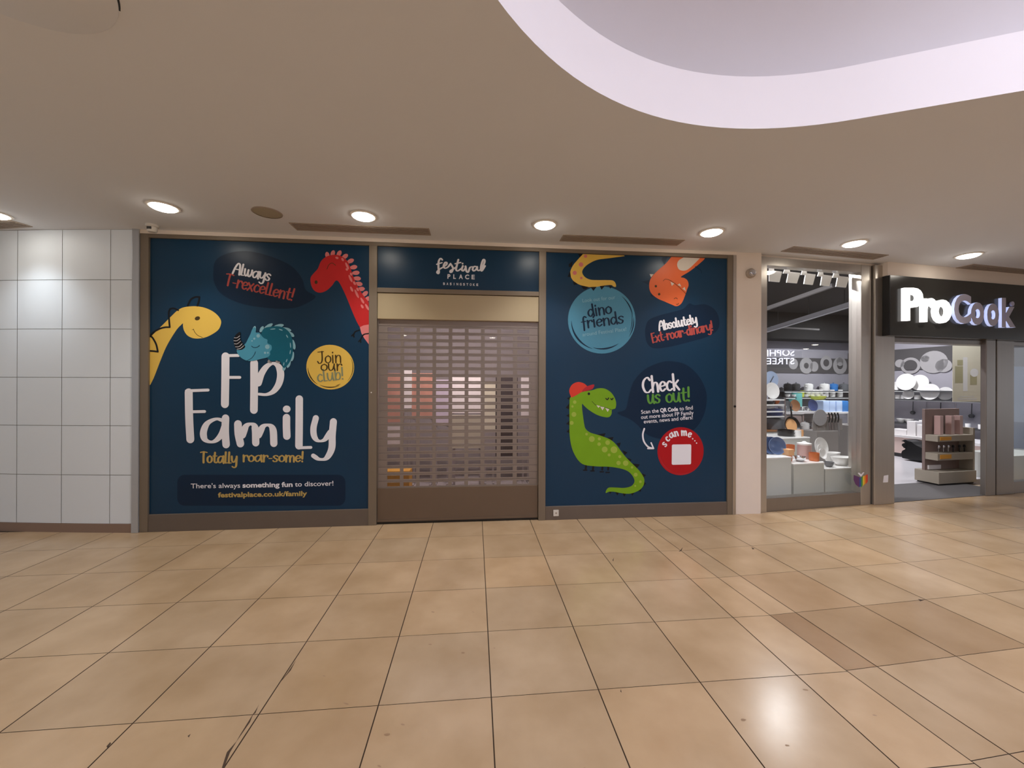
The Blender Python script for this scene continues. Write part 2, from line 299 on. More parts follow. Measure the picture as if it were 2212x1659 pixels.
# ================================================================== SETTING
# ---- floor: one mesh of stone slabs with open joints over a grout bed
def floor():
    bm = bmesh.new(); lay = bm.loops.layers.float_color.new('tint')
    def tile(q, tint):
        c = sum((Vector(p) for p in q), Vector((0, 0)))/len(q); vs = []
        for p in q: vs.append(bm.verts.new((p[0], p[1], 0)))
        f = bm.faces.new(vs); f.normal_update()
        if f.normal.z < 0: f.normal_flip()
        for l in f.loops: l[lay] = (*tint, 1)
    def rnd():
        k = random.gauss(0, .025); h = random.gauss(0, .012); return (1+k+h, 1+k, 1+k-h*1.5)
    gx, gy = .0030, .0017; s, r = .5615, .533; x0, y0 = -1.0355, 3.055
    for i in range(-20, 5):
        for j in range(-19, 3):
            a, b = x0 + i*s, x0 + (i+1)*s; c, d = y0 + j*r, y0 + (j+1)*r
            tile([(a+gx, c+gy), (b-gx, c+gy), (b-gx, d-gy), (a+gx, d-gy)], rnd())
    xl = x0 + 5*s; an = math.radians(3.5); e1 = Vector((math.cos(an), math.sin(an))); e2 = Vector((-math.sin(an), math.cos(an))); o2 = Vector((2.168, 3.89))
    Bx = lambda y: (o2 - e1*.205 + e2*((y - o2.y)/e2.y)).x
    for j in range(-19, 3):
        c, d = y0 + j*r, y0 + (j+1)*r
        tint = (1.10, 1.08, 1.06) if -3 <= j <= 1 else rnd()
        tile([(xl+gx, c+gy), (Bx(c)-gx, c+gy), (Bx(d)-gx, d-gy), (xl+gx, d-gy)], tint)
    v0 = -.825
    for k in range(-1, 42):
        for j in range(-20, 4):
            a, b = (-.205, 0) if k < 0 else (k*.555, (k+1)*.555); c, d = v0 + j*.53, v0 + (j+1)*.53
            if j > 2 + 0*k and k < 2: continue
            tint = rnd()
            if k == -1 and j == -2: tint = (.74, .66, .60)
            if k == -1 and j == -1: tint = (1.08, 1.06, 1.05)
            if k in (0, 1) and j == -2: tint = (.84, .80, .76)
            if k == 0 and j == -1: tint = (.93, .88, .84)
            tile([o2+e1*(a+gx)+e2*(c+gy), o2+e1*(b-gx)+e2*(c+gy), o2+e1*(b-gx)+e2*(d-gy), o2+e1*(a+gx)+e2*(d-gy)], tint)
    q = [bm.verts.new(p) for p in ((-13, -7.2, -.004), (25, -7.2, -.004), (25, 6.6, -.004), (-13, 6.6, -.004))]
    f = bm.faces.new(q); f.material_index = 1
    # broken slab edges and scuffs
    for ch in ([(512,1600),(540,1560),(548,1540),(520,1585),(497,1625),(484,1659),(479,1659),(490,1625)], [(640,1425),(622,1452),(600,1480),(628,1448)], [(232,1616),(240,1606),(238,1603),(230,1612)], [(405,1590),(412,1585),(408,1593)], [(545,1545),(556,1528),(560,1520),(552,1540)],
               [(1323,1210),(1326,1205),(1325,1213)], [(1341,1488),(1343,1496),(1340,1494)], [(1623,1182),(1630,1185),(1626,1187)], [(1475,1182),(1470,1188),(1466,1192),(1472,1190)], [(1983,1294),(1996,1296),(1988,1299)]):
        vs = [bm.verts.new(plane_z(u, v, .0006)) for u, v in ch]; f = bm.faces.new(vs); f.normal_update(); f.material_index = 1
        if f.normal.z < 0: f.normal_flip()
    for (u, v) in [(935,1322),(1022,1322),(1215,1285),(1045,1345),(1068,1400),(1085,1342),(748,1520),(1345,1395),(1240,1268),(870,1565),(836,1587),(1265,1660),(1100,1350),(930,1392),(1000,1410),(760,1346),(820,1655),(700,1460),(605,1550),(1605,1555),(1890,1545),(1740,1490),(1700,1610)]:
        rr = random.uniform(.003, .008); p = plane_z(u, v, .0005); an = random.uniform(0, 3)
        vs = [bm.verts.new(p + Vector((rr*(1+random.uniform(-.3,.5))*math.cos(t+an)*1.6, rr*math.sin(t), 0))) for t in [x*.7854 for x in range(8)]]
        f = bm.faces.new(vs); f.material_index = 2; f.normal_update()
        if f.normal.z < 0: f.normal_flip()
    m = bpy.data.materials.new('floor_stone'); m.use_nodes = True; nt = m.node_tree; b = nt.nodes['Principled BSDF']
    at = nt.nodes.new('ShaderNodeAttribute'); at.attribute_name = 'tint'
    tc = nt.nodes.new('ShaderNodeTexCoord'); n1 = nt.nodes.new('ShaderNodeTexNoise'); n1.inputs['Scale'].default_value = 2.5; n1.inputs['Detail'].default_value = 6
    n2 = nt.nodes.new('ShaderNodeTexNoise'); n2.inputs['Scale'].default_value = 55; n2.inputs['Detail'].default_value = 3
    rp = nt.nodes.new('ShaderNodeValToRGB'); rp.color_ramp.elements[0].color = lin('b09472'); rp.color_ramp.elements[1].color = lin('c3a887')
    rp.color_ramp.elements[0].position = .3; rp.color_ramp.elements[1].position = .7
    mx = nt.nodes.new('ShaderNodeMix'); mx.data_type = 'RGBA'; mx.blend_type = 'MULTIPLY'; mx.inputs[0].default_value = 1
    mr = nt.nodes.new('ShaderNodeMapRange'); mr.inputs['To Min'].default_value = .17; mr.inputs['To Max'].default_value = .28
    nt.links.new(tc.outputs['Object'], n1.inputs['Vector']); nt.links.new(tc.outputs['Object'], n2.inputs['Vector'])
    nt.links.new(n1.outputs['Fac'], rp.inputs[0]); nt.links.new(rp.outputs[0], mx.inputs[6]); nt.links.new(at.outputs['Color'], mx.inputs[7])
    nt.links.new(mx.outputs[2], b.inputs['Base Color']); nt.links.new(n2.outputs['Fac'], mr.inputs['Value']); nt.links.new(mr.outputs[0], b.inputs['Roughness'])
    mat('grout', '4a3a2c', 0.9); mat('scuff', '98795a', 0.45)
    struct('floor', bm, [m, 'grout', 'scuff'])
floor()

# ---- ceiling with the light well
WELL = []
def well_curve():
    cx, cy, R = 1.57, .41, 1.938; pts = []
    for i in range(0, 41):                                   # round nose
        a = math.radians(66.5 + (185-66.5)*i/40); pts.append((cx + R*math.cos(a), cy + R*math.sin(a)))
    e = pts[0]; pts = [(e[0] + 4.6*math.cos(math.radians(-23.5)), e[1] + 4.6*math.sin(math.radians(-23.5)))] + pts
    pts += [(-.1, -1.2), (.5, -2.4), (1.7, -3.2), (3.4, -3.4), (5.2, -2.9), (6.6, -1.6), (7.1, -.4)]
    return pts
WELL = well_curve()
def wellring(off, z, bm):
    n = len(WELL); out = []
    for i in range(n):
        p0, p1, p2 = [Vector(WELL[j % n]) for j in (i-1, i, i+1)]
        d = (p2 - p0).normalized(); nr = Vector((d.y, -d.x)); 
        if (p1 - Vector((2.6, -.6))).dot(nr) < 0: nr = -nr
        q = p1 + nr*off; out.append(bm.verts.new((q.x, q.y, z)))
    return out
bm = bmesh.new()
yl = lambda x: (PO + PD*((x - PO.x)/PD.x) + PN*.1).y
outer = [bm.verts.new(p) for p in ((-13, -7.2, ZC), (25, -7.2, ZC), (25, yl(25), ZC), (3.56, yl(3.56), ZC), (3.5, 4.63, ZC), (-3.5, 4.63, ZC), (-3.65, 6.2, ZC), (-13, 6.2, ZC))]
inner = wellring(0, ZC, bm)
ed = [bm.edges.new((outer[i], outer[(i+1) % len(outer)])) for i in range(len(outer))] + [bm.edges.new((inner[i], inner[(i+1) % len(inner)])) for i in range(len(inner))]
bmesh.ops.triangle_fill(bm, edges=ed, use_beauty=True)
for f in bm.faces:
    if f.normal.z > 0: f.normal_flip()
# the recessed round hatch is laid on below; ceiling stays one slab
struct('ceiling', bm, 'ceiling_paint')
def loft(bm, rings, mi=0):
    for a, b in zip(rings, rings[1:]):
        n = len(a)
        for i in range(n):
            f = bm.faces.new([a[i], a[(i+1) % n], b[(i+1) % n], b[i]]); f.material_index = mi; f.smooth = True
bm = bmesh.new(); loft(bm, [wellring(0, ZC, bm), wellring(0, 3.58, bm)]); loft(bm, [wellring(0, 3.58, bm), wellring(.12, 3.58, bm)])
struct('trim_1', bm, 'well_paint', True)
bm = bmesh.new(); rr = [wellring(.12, 3.58, bm), wellring(.42, 3.60, bm)]
for i in range(9):
    a = math.pi/2*i/8; rr.append(wellring(.42 - .55*(1-math.cos(a)), 3.60 + 1.2*math.sin(a), bm))
loft(bm, rr); 
bm.faces.new(rr[-1])
struct('ceiling_dome', bm, 'well_lilac', True)
# daylight panel set in the top of the well
sk = root('skylight', (3.2, -.9, 4.75), 'glowing flat skylight panel in the top of the oval light well', 'skylight')
bm = bmesh.new(); box(bm, (.9, -2.6, 4.70), (6.0, .75, 4.74)); link('diffuser', bm, 'skylight', sk)
bm = bmesh.new()
for a, b in (((.85, -2.65, 4.68), (6.05, -2.6, 4.76)), ((.85, .75, 4.68), (6.05, .8, 4.76)), ((.85, -2.6, 4.68), (.9, .75, 4.76)), ((6.0, -2.6, 4.68), (6.05, .75, 4.76))): box(bm, a, b)
link('frame', bm, 'well_paint', sk)

# ---- left tiled wall, gently bowed
def wl(d, z, off=0): return Vector((-3.6 - d, 4.535 + .09*d + .02*d*d - off, z))
rows = [.092, .614, 1.142, 1.659, 2.177, 2.705, ZC]; cols = [.045, .29, .815, 1.315, 1.815, 2.315, 2.815, 3.315, 3.815, 4.315, 4.815, 5.315]
bm = bmesh.new(); g = .0025
for i in range(len(cols)-1):
    for j in range(6):
        n = 4; a = [[bm.verts.new(wl(cols[i] + g + (cols[i+1]-cols[i]-2*g)*k/n, z, .012)) for k in range(n+1)] for z in (rows[j]+g, rows[j+1]-g)]
        for k in range(n): bm.faces.new([a[0][k], a[0][k+1], a[1][k+1], a[1][k]])
n = 24; a = [[bm.verts.new(wl(5.4*k/n, z)) for k in range(n+1)] for z in (0, ZC)]
for k in range(n): f = bm.faces.new([a[0][k], a[0][k+1], a[1][k+1], a[1][k]]); f.material_index = 1
bmesh.ops.recalc_face_normals(bm, faces=bm.faces); struct('wall_left', bm, ['wall_tile', 'wall_joint'])
bm = bmesh.new(); a = [[bm.verts.new(wl(.03 + 5.3*k/n, z, o)) for k in range(n+1)] for z, o in ((0, .02), (.092, .02), (.092, 0))]
for r_ in (0, 1):
    for k in range(n): bm.faces.new([a[r_][k], a[r_][k+1], a[r_+1][k+1], a[r_+1][k]])
bmesh.ops.recalc_face_normals(bm, faces=bm.faces); struct('baseboard_left', bm, 'skirting')
bm = bmesh.new(); box(bm, (-3.645, 4.505, 0), (-3.577, 4.60, ZC), bev=.004); mat('steel_pale', 'b6bac0', .35, .5); struct('trim_2', bm, 'steel_pale')

# ---- plaster wall round the shop fronts
bm = bmesh.new(); box(bm, (-3.577, FY, 3.205), (3.21, 4.62, ZC)); box(bm, (3.207, FY+.012, 0), (3.547, 4.72, ZC)); struct('wall_front', bm, 'plaster')
bm = bmesh.new(); box(bm, (-.2, .02, 3.22), (9.5, .2, ZC), pw); struct('trim_3', bm, 'plaster')

# ---- far side of the mall, behind the viewer
bm = bmesh.new(); box(bm, (-13, -5.35, 0), (25, -5.2, ZC)); struct('wall_back', bm, 'plaster')

# ================================================================== BLUE SHOP FRONT
fr = root('shopfront_frame', (-.18, FY, 0), 'bronze grey metal frame around the two blue graphic panels and the shutter', 'shopfront frame')
def fbox(name, x0, x1, z0, z1, y0=FY, y1=FY+.09, m='frame_bronze', bev=.004, parent=fr):
    b = bmesh.new(); box(b, (x0, y0, z0), (x1, y1, z1), bev=bev); return link(name, b, m, parent)
fbox('jamb', -3.575, -3.492, 0, 3.205); fbox('jamb', 3.098, 3.165, 0, 3.205)
fbox('mullion', -1.197, -1.107, 0, 3.165); fbox('mullion', .744, .829, 0, 3.165)
fbox('head_rail', -3.492, 3.098, 3.163, 3.205)
fbox('kick_plate', -3.492, -1.197, 0, .187, FY+.004, m='kick_grey'); fbox('kick_plate', .829, 3.098, 0, .160, FY+.004, m='kick_grey')
fbox('transom', -1.107, .744, 2.636, 2.69)
fbox('edge_strip', 3.165, 3.207, 0, 3.205, FY-.006, FY+.09, 'steel')
# ---- socket on the kick plate
sp = plane_y(1201, 1108, FY)
so = root('floor_socket', (sp.x, FY+.004, sp.z-.04), 'small pale grey socket plate on the metal kick plate under the green dinosaur panel', 'socket')
bm = bmesh.new(); box(bm, (sp.x-.032, FY-.008, sp.z-.036), (sp.x+.032, FY+.004, sp.z+.036), bev=.003); link('plate', bm, 'white_plastic', so)
bm = bmesh.new(); box(bm, (sp.x-.01, FY-.0095, sp.z-.01), (sp.x+.01, FY-.007, sp.z+.01)); link('button', bm, 'grille', so)

# ---- shutter
sh = root('roller_shutter', (-.18, FY+.04, 0), 'closed grey roller shutter with rows of clear slots between the blue panels', 'shutter')
bm = bmesh.new(); box(bm, (-1.105, FY+.012, 2.338), (.742, FY+.08, 2.632), bev=.004); link('shutter_box', bm, 'shutter_box', sh)
zr = [plane_y(990, 714 + 15*i, FY+.05).z for i in range(24)]; pitch = (zr[0]-zr[22])/22
xs = [plane_y(850.5 + 34.9*i, 900, FY+.05).x for i in range(9)]; sw, shh = .0715, .0225
bm = bmesh.new(); yc = FY+.05
for i in range(-1, 25):
    zc = zr[0] - pitch*i; z0, z1 = zc - pitch/2 + .0025, zc + pitch/2 - .0025
    if i < 0: z1 = 2.36
    if i == 24: z0 = .40
    L, R = -1.10, .738
    def slatbox(xa, xb, za, zb): box(bm, (xa, yc, za), (xb, yc+.014, zb))
    if 0 <= i <= 22:
        slatbox(L, R, zc+shh, z1); slatbox(L, R, z0, zc-shh)
        px = L
        for x in xs: slatbox(px, x-sw, zc-shh, zc+shh); px = x+sw
        slatbox(px, R, zc-shh, zc+shh)
    else: slatbox(L, R, z0, z1)
    box(bm, (L, yc+.006, z0-.003), (R, yc+.012, z0+.001))
link('curtain', bm, 'shutter_grey', sh)
bm = bmesh.new(); 
for i in range(23):
    zc = zr[0]-pitch*i
    for x in xs: box(bm, (x-sw, yc+.006, zc-shh), (x+sw, yc+.008, zc+shh))
g_ = link('slot_glazing', bm, 'slot_glazing', sh, label='clear plastic strips in the slots')
bm = bmesh.new(); box(bm, (-1.105, FY+.03, .03), (.742, FY+.075, .41), bev=.004); box(bm, (-1.105, FY+.022, .03), (.742, FY+.08, .055)); link('bottom_rail', bm, 'shutter_rail', sh)
bm = bmesh.new(); box(bm, (-1.105, FY+.03, .004), (.742, FY+.07, .03)); link('rubber_seal', bm, 'black', sh)

# ---- small pieces on the frame
def small(name, u, v, y, rx, rz, dep, m, label, cat):
    p = plane_y(u, v, y); b = bmesh.new()
    lathe(b, [(0, 0), (rx, 0), (rx, dep*.6), (rx*.8, dep), (0, dep)], (p.x, y, p.z), 16, rot=Matrix.Rotation(math.pi/2, 4, 'X'))
    o = link(name, b, m, smooth=True); return tag(o, label, cat)
small('door_stud', 1587, 878, FY-.006, .014, .014, .012, 'black', 'small round black stud on the steel strip beside the green dinosaur panel', 'stud')
small('screw_cap', 802, 848, FY, .007, .007, .004, 'white_plastic', 'tiny white cap on the bronze post left of the shutter', 'cap')

# ================================================================== GRAPHICS
def panel(name, q, label, cat, y=FY+.024):
    xs_ = q; r = root(name, ((q[0]+q[1])/2, y, q[2]), label, cat); b = bmesh.new(); box(b, (q[0], y, q[2]), (q[1], y+.02, q[3])); link('backing_panel', b, 'vinyl_blue', r); return r
GY = FY+.024
gp = Pl('y', GY)
def L(n): return .0008*n
gl = panel('window_graphic', (-3.492, -1.197, .187, 3.163), 'tall blue window graphic lettered FP Family with yellow, red and small blue dinosaurs', 'window graphic')
c1 = crop(290, 490, 4.097); c2 = crop(290, 740, 3.95)
c1s = lambda P: [c1(p) for p in P]; c2s = lambda P: [c2(p) for p in P]
bm = bmesh.new(); fill(bm, c1s([(700,420),(720,300),(830,235),(1000,215),(1200,260),(1380,340),(1480,450),(1520,560),(1605,618),(1520,680),(1400,720),(1200,720),(950,680),(780,600),(715,510)]), gp, L(1)); link('speech_bubble', bm, 'vinyl_navy', gl)
bm = bmesh.new(); rr_ = []
for cx_, cy_, a0 in ((1740,1190,-90),(1740,1330,0),(430,1330,90),(430,1190,180)):
    for k in range(5): a = math.radians(a0 + 22.5*k); rr_.append((cx_ + 62*math.cos(a), cy_ + 62*math.sin(a)))
fill(bm, c2s(rr_), gp, L(1), smooth=False); link('caption_patch', bm, 'vinyl_navy', gl)
# yellow dinosaur
bm = bmesh.new(); yd = [(133,985),(190,930),(260,860),(330,790),(390,735),(450,710),(540,703),(620,715),(690,745),(740,785),(768,830),(765,870),(745,910),(700,945),(640,975),(580,988),(520,985),(470,960),(440,915),(432,875),(432,855),(415,868),(380,905),(330,980),(280,1070),(230,1190),(180,1320),(145,1395)]
q = catmull(yd, False, 5); fill(bm, c1s([tuple(p) for p in q] + [(133,1405)]), gp, L(1), smooth=False); d1 = link('yellow_dinosaur', bm, 'vinyl_yellow', gl, label='yellow long-necked dinosaur')
bm = bmesh.new()
for sgm in ([(475,697),(500,645),(540,622),(578,622)], [(578,622),(572,660),(560,698)], [(390,738),(350,722),(318,727)], [(318,727),(307,760),(310,830),(315,888)], [(315,888),(270,890),(220,905),(170,935),(142,970)], [(142,965),(165,985),(195,1040),(210,1105)], [(210,1105),(170,1100),(138,1098)]): ribbon(bm, c1s(sgm), 4.0, gp, L(2), .9)
link_split('back_spine', bm, 'vinyl_black', d1)
bm = bmesh.new(); disc(bm, c1((560,810)), 5.8, 4.2, gp, L(2), rot=-.3); link('eye', bm, 'vinyl_brown', d1)
bm = bmesh.new(); ribbon(bm, c1s([(525,905),(535,930),(560,958),(605,980)]), 1.1, gp, L(2), .9); ribbon(bm, c1s([(513,912),(526,905)]), 1.0, gp, L(2), .9); link_split('mouth_line', bm, 'vinyl_brown', d1)
# red dinosaur
bm = bmesh.new(); rd = [(2075,665),(2030,610),(1990,550),(1960,490),(1935,430),(1915,370),(1890,310),(1850,270),(1800,250),(1745,250),(1690,270),(1650,310),(1625,370),(1590,410),(1562,450),(1565,510),(1590,560),(1640,583),(1700,565),(1750,520),(1782,478),(1810,487),(1850,560),(1890,650),(1930,750),(1970,840),(1997,888)]
q = catmull(rd, False, 5); fill(bm, c1s([tuple(p) for p in q] + [(2030,872),(2076,864)]), gp, L(1), smooth=False); d2 = link('red_dinosaur', bm, 'vinyl_red', gl, label='red dinosaur')
bm = bmesh.new(); fill(bm, c1s([(1997,888),(2030,872),(2076,864),(2076,1040),(2035,985),(2010,940)]), gp, L(1), smooth=False)
def petal(bm, p, ang, l, w_, lift, cr=c1):
    a = math.radians(ang); d = Vector((math.cos(a), math.sin(a))); n_ = Vector((-d.y, d.x)); p = Vector(p)
    fill(bm, [cr(tuple(p + d*(l*x) + n_*(w_*y))) for x, y in ((-.5,.25),(0,.5),(.35,.35),(.5,0),(.35,-.35),(0,-.5),(-.5,-.25))], gp, lift)
for x, y, a in ((1709,252,-100),(1757,237,-72),(1813,237,-60),(1865,262,-35),(1915,302,-25),(1943,357,-10),(1963,407,-5),(1975,457,5),(1990,505,10),(2010,550,-5),(2042,592,-40),(2062,640,-45)): petal(bm, (x,y), a, 62, 38, L(0.5))
link_split('back_spike', bm, 'vinyl_pink', d2)
bm = bmesh.new()
for x, y, a, l in ((1795,275,20,28),(1845,290,60,30),(1885,348,65,62),(1882,378,50,22),(1915,460,65,66),(1950,500,60,34),(1925,553,65,46),(1970,595,65,78),(1978,555,60,30),(2020,655,60,56),(2018,706,60,36),(2062,712,60,60),(1920,420,60,26)): petal(bm, (x,y), a, l, 20, L(2))
link_split('marking', bm, 'vinyl_pink', d2)
bm = bmesh.new(); ribbon(bm, c1s([(1706,375),(1722,337),(1752,321),(1784,342)]), 1.3, gp, L(2), .9); disc(bm, c1((1610,490)), 3.2, 4, gp, L(2)); link_split('face_line', bm, 'vinyl_brown', d2)
bm = bmesh.new()
for sg in ([(1993,914),(1955,930),(1940,965)], [(1945,945),(1925,965)], [(1940,955),(1945,975)], [(2076,944),(2030,955),(2003,1000)], [(2005,995),(1988,1015)], [(2003,1000),(2005,1022)]): ribbon(bm, c1s(sg), 3.0, gp, L(2), .9)
link_split('arm', bm, 'vinyl_black', d2)
# lettering
bm = bmesh.new(); brush(bm, 'Always', c1((872,412)), c1((1205,480)), 23, 4.4, gp, L(3), .5); link('lettering', bm, 'vinyl_white', gl, label='white hand lettering Always')
bm = bmesh.new(); brush(bm, 'T-rexcellent!', c1((800,512)), c1((1412,655)), 25, 4.2, gp, L(3), .5); link('lettering', bm, 'vinyl_coral', gl, label='dull red hand lettering T-rexcellent!')
bm = bmesh.new()
for s_, w_ in (([(780,118),(778,330),(775,525)],68),([(760,112),(890,110)],0),([(800,297),(902,297)],0),([(1024,175),(1024,380),(1022,575)],66),
    ([(1060,345),(1085,270),(1130,205),(1185,178),(1232,205),(1250,270),(1235,350),(1190,415),(1130,443),(1065,440)],62), ([(466,425),(470,640),(480,825)],68),([(447,412),(632,405)],0),([(505,590),(602,588)],0),
    ([(765,668),(700,652),(625,690),(592,765),(605,825),(655,848),(705,830),(750,775),(782,690)],60),([(780,645),(778,760),(785,870)],64),([(886,695),(890,780),(907,862)],66),([(925,790),(955,715),(1000,695),(1032,730),(1038,855)],62),([(1062,790),(1100,718),(1150,705),(1185,745),(1192,860)],62),
    ([(1300,640),(1300,720),(1303,798)],64),([(1302,566),(1302,570)],62),([(1409,482),(1408,680),(1406,880)],64),([(1400,898),(1508,894)],0),([(1550,645),(1530,730),(1537,800),(1572,838),(1625,828),(1672,765)],54),([(1700,675),(1690,790),(1685,905),(1640,985),(1580,995),(1528,965)],60)):
    if w_ == 0: ribbon(bm, c2s(s_), 6.2, gp, L(4), 1.0, smooth=False)
    elif w_ == 62 and len(s_) == 2: disc(bm, c2((1302,567)), 8.3, 7.6, gp, L(4))
    else: ribbon(bm, c2s(s_), w_/3.95, gp, L(3), .36)
link('headline', bm, 'vinyl_white', gl, label='large white hand lettering FP Family')
bm = bmesh.new(); brush(bm, 'Totally', c2((568,1022)), c2((885,1030)), 23, 4.6, gp, L(3), .45); brush(bm, 'roar-some!', c2((928,1014)), c2((1455,1016)), 21, 4.4, gp, L(3), .45); link('lettering', bm, 'vinyl_gold', gl, label='gold hand lettering Totally roar-some!')
bm = bmesh.new(); sans(bm, "There's always", c2((484,1243)), c2((905,1238)), 10.6, gp, L(3), .008); sans(bm, 'something fun', c2((925,1237)), c2((1352,1229)), 10.6, gp, L(3), .03); sans(bm, 'to discover!', c2((1372,1228)), c2((1700,1219)), 10.6, gp, L(3), .008); link('caption', bm, 'vinyl_white', gl, label='white caption line')
bm = bmesh.new(); sans(bm, 'festivalplace.co.uk/family', c2((716,1320)), c2((1476,1306)), 10.6, gp, L(3), .03); link('caption', bm, 'vinyl_gold', gl, label='gold web address')
# blue dinosaur
bm = bmesh.new()
for x, y, a, l in ((1062,912,-75,70),(1130,905,-60,55),(1192,878,-30,80),(1285,876,-10,80),(1352,908,15,80),(1392,952,40,62),(1412,1045,78,84),(1400,1150,100,80),(1368,1215,110,70),(1328,1245,100,60)): petal(bm, (x,y), a, l, 30, L(4.5))
tf = bm
bm = bmesh.new(); fill(bm, c1s([(1140,910),(1200,885),(1290,882),(1350,910),(1390,960),(1405,1030),(1405,1110),(1390,1170),(1362,1220),(1325,1250),(1305,1210),(1280,1185),(1200,1182),(1150,1100),(1120,1000)]), gp, L(5)); d3 = link('blue_dinosaur', bm, 'vinyl_teal', gl, label='small teal horned dinosaur'); link_split('fur_tuft', tf, 'vinyl_lightsky', d3)
bm = bmesh.new(); fill(bm, c1s([(910,1095),(940,1070),(985,1035),(1010,990),(1030,950),(1045,910),(1065,890),(1080,905),(1078,935),(1110,938),(1130,965),(1150,985),(1180,1000),(1182,1030),(1215,1050),(1217,1085),(1203,1105),(1205,1130),(1180,1155),(1120,1170),(1060,1185),(1000,1185),(950,1160),(920,1125)]), gp, L(6)); link('head', bm, 'vinyl_sky', d3)
bm = bmesh.new(); fill(bm, c1s([(908,1085),(890,1050),(882,1005),(892,970),(912,945),(935,930),(943,940),(940,965),(945,1000),(965,1035),(985,1060),(960,1085),(932,1090)]), gp, L(7)); link('horn', bm, 'vinyl_black', d3)
bm = bmesh.new()
for sg in ([(898,1062),(930,1060),(958,1035)],[(888,1035),(915,1035),(945,1012)],[(884,1008),(912,1008),(940,988)],[(888,982),(912,982),(938,965)],[(912,1083),(945,1075),(972,1052)]): ribbon(bm, c1s(sg), .9, gp, L(8), .9)
link_split('horn_stripe', bm, 'vinyl_white', d3)
bm = bmesh.new(); ribbon(bm, c1s([(1040,1055),(1060,1068),(1090,1065),(1112,1050)]), 1.1, gp, L(8), .9); ribbon(bm, c1s([(1000,1185),(1040,1162),(1065,1130),(1075,1105)]), .8, gp, L(8), .9); link_split('face_line', bm, 'vinyl_ink', d3)
bm = bmesh.new()
for x, y, a, l in ((1230,905,-5,44),(1300,912,20,34),(1355,970,60,30),(1385,1050,85,44),(1382,1110,100,36),(1350,1185,110,30),(1325,1215,100,30)): petal(bm, (x,y), a, l, 9, L(6))
for x, y, r_ in ((1100,965,16),(1065,990,9),(1180,1062,20),(1160,1115,10),(1185,1115,8),(1045,1010,6)): disc(bm, c1((x,y)), r_/4.1, r_/4.1, gp, L(7))
link_split('speckle', bm, 'vinyl_lightsky', d3)
bm = bmesh.new(); ribbon(bm, c1s([(1195,1182),(1190,1196),(1212,1200)]), 4, gp, L(4.6), .9); ribbon(bm, c1s([(1262,1184),(1262,1196),(1285,1200)]), 4, gp, L(4.6), .9); link_split('foot', bm, 'ring_grey', d3)
# join our club badge
bm = bmesh.new(); disc(bm, c1((1735,1242)), 212/4.1, 198/4.1, gp, L(2), rot=.1, n=48); bd = link('club_badge', bm, 'vinyl_yellow', gl, label='round yellow badge')
bm = bmesh.new()
def arc(c, rx, ry, a0, a1, n=12): return [(c[0] + rx*math.cos(math.radians(a0 + (a1-a0)*i/n)), c[1] + ry*math.sin(math.radians(a0 + (a1-a0)*i/n))) for i in range(n+1)]
for a0, a1, f, w_ in ((125,178,.93,2.6),(65,118,.9,2.6),(-25,40,.95,1.6),(60,75,.86,1.4)): ribbon(bm, c1s(arc((1735,1242), 212*f, 198*f, a0, a1)), w_, gp, L(3), .9, taper=.8)
link_split('ring_stroke', bm, 'vinyl_brown', bd)
bm = bmesh.new(); brush(bm, 'Join', c1((1625,1208)), c1((1842,1200)), 25, 3.0, gp, L(4), .5); brush(bm, 'our', c1((1652,1272)), c1((1845,1270)), 22, 3.0, gp, L(4), .5); link('lettering', bm, 'vinyl_brown', bd, label='brown lettering Join our')
bm = bmesh.new(); brush(bm, 'club!', c1((1625,1372)), c1((1868,1345)), 25, 3.6, gp, L(4), .5); link('lettering', bm, 'vinyl_greyblue', bd, label='grey lettering club!')

# ---- centre sign
gc = panel('entrance_sign', (-1.107, .744, 2.69, 3.163), 'shallow blue sign above the shutter reading festival PLACE BASINGSTOKE', 'sign')
c3 = crop(790, 500, 5.185); c3s = lambda P: [c3(p) for p in P]
bm = bmesh.new()
for sg in ([(858,318),(838,303),(818,335),(815,400),(820,455),(812,472),(800,455),(825,425),(870,398),(905,370),(905,348),(888,350),(873,388),(888,412),(920,400),(950,362)],[(950,362),(965,385),(978,415),(965,452),(950,458),(950,440),(985,418),(1012,400)],[(1037,318),(1020,385),(1012,425),(1030,442),(1072,415)],[(1000,362),(1065,348)],[(1088,388),(1076,425),(1092,442),(1122,405)],[(1118,392),(1128,445),(1148,455),(1168,405),(1196,396)],
           [(1247,398),(1218,392),(1197,420),(1210,442),(1236,425),(1248,398)],[(1248,400),(1250,428),(1272,437),(1310,395),(1333,335),(1320,314),(1302,350),(1290,410),(1300,442),(1336,388)],[(795,368),(855,350)]): ribbon(bm, c3s(sg), 4.4, gp, L(2), .55)
disc(bm, c3((1085,360)), 2, 2, gp, L(2)); link('lettering', bm, 'vinyl_white', gc, label='white script lettering festival')
bm = bmesh.new()
for ch, a, b in (('P',915,948),('L',980,1010),('A',1042,1088),('C',1112,1158),('E',1185,1220)): sans(bm, ch, c3((a, 527+(a-915)*.025)), c3((b, 527+(b-915)*.025)), 9.6, gp, L(2), .035)
for i, ch in enumerate('BASINGSTOKE'):
    a = 868 + i*37.2; wd = 20 if ch != 'I' else 6; a += 0 if ch != 'I' else 7; sans(bm, ch, c3((a, 598+i*1.2)), c3((a+wd, 598+i*1.2)), 5.2, gp, L(2), .03)
link('lettering', bm, 'vinyl_white', gc, label='white capitals PLACE BASINGSTOKE')

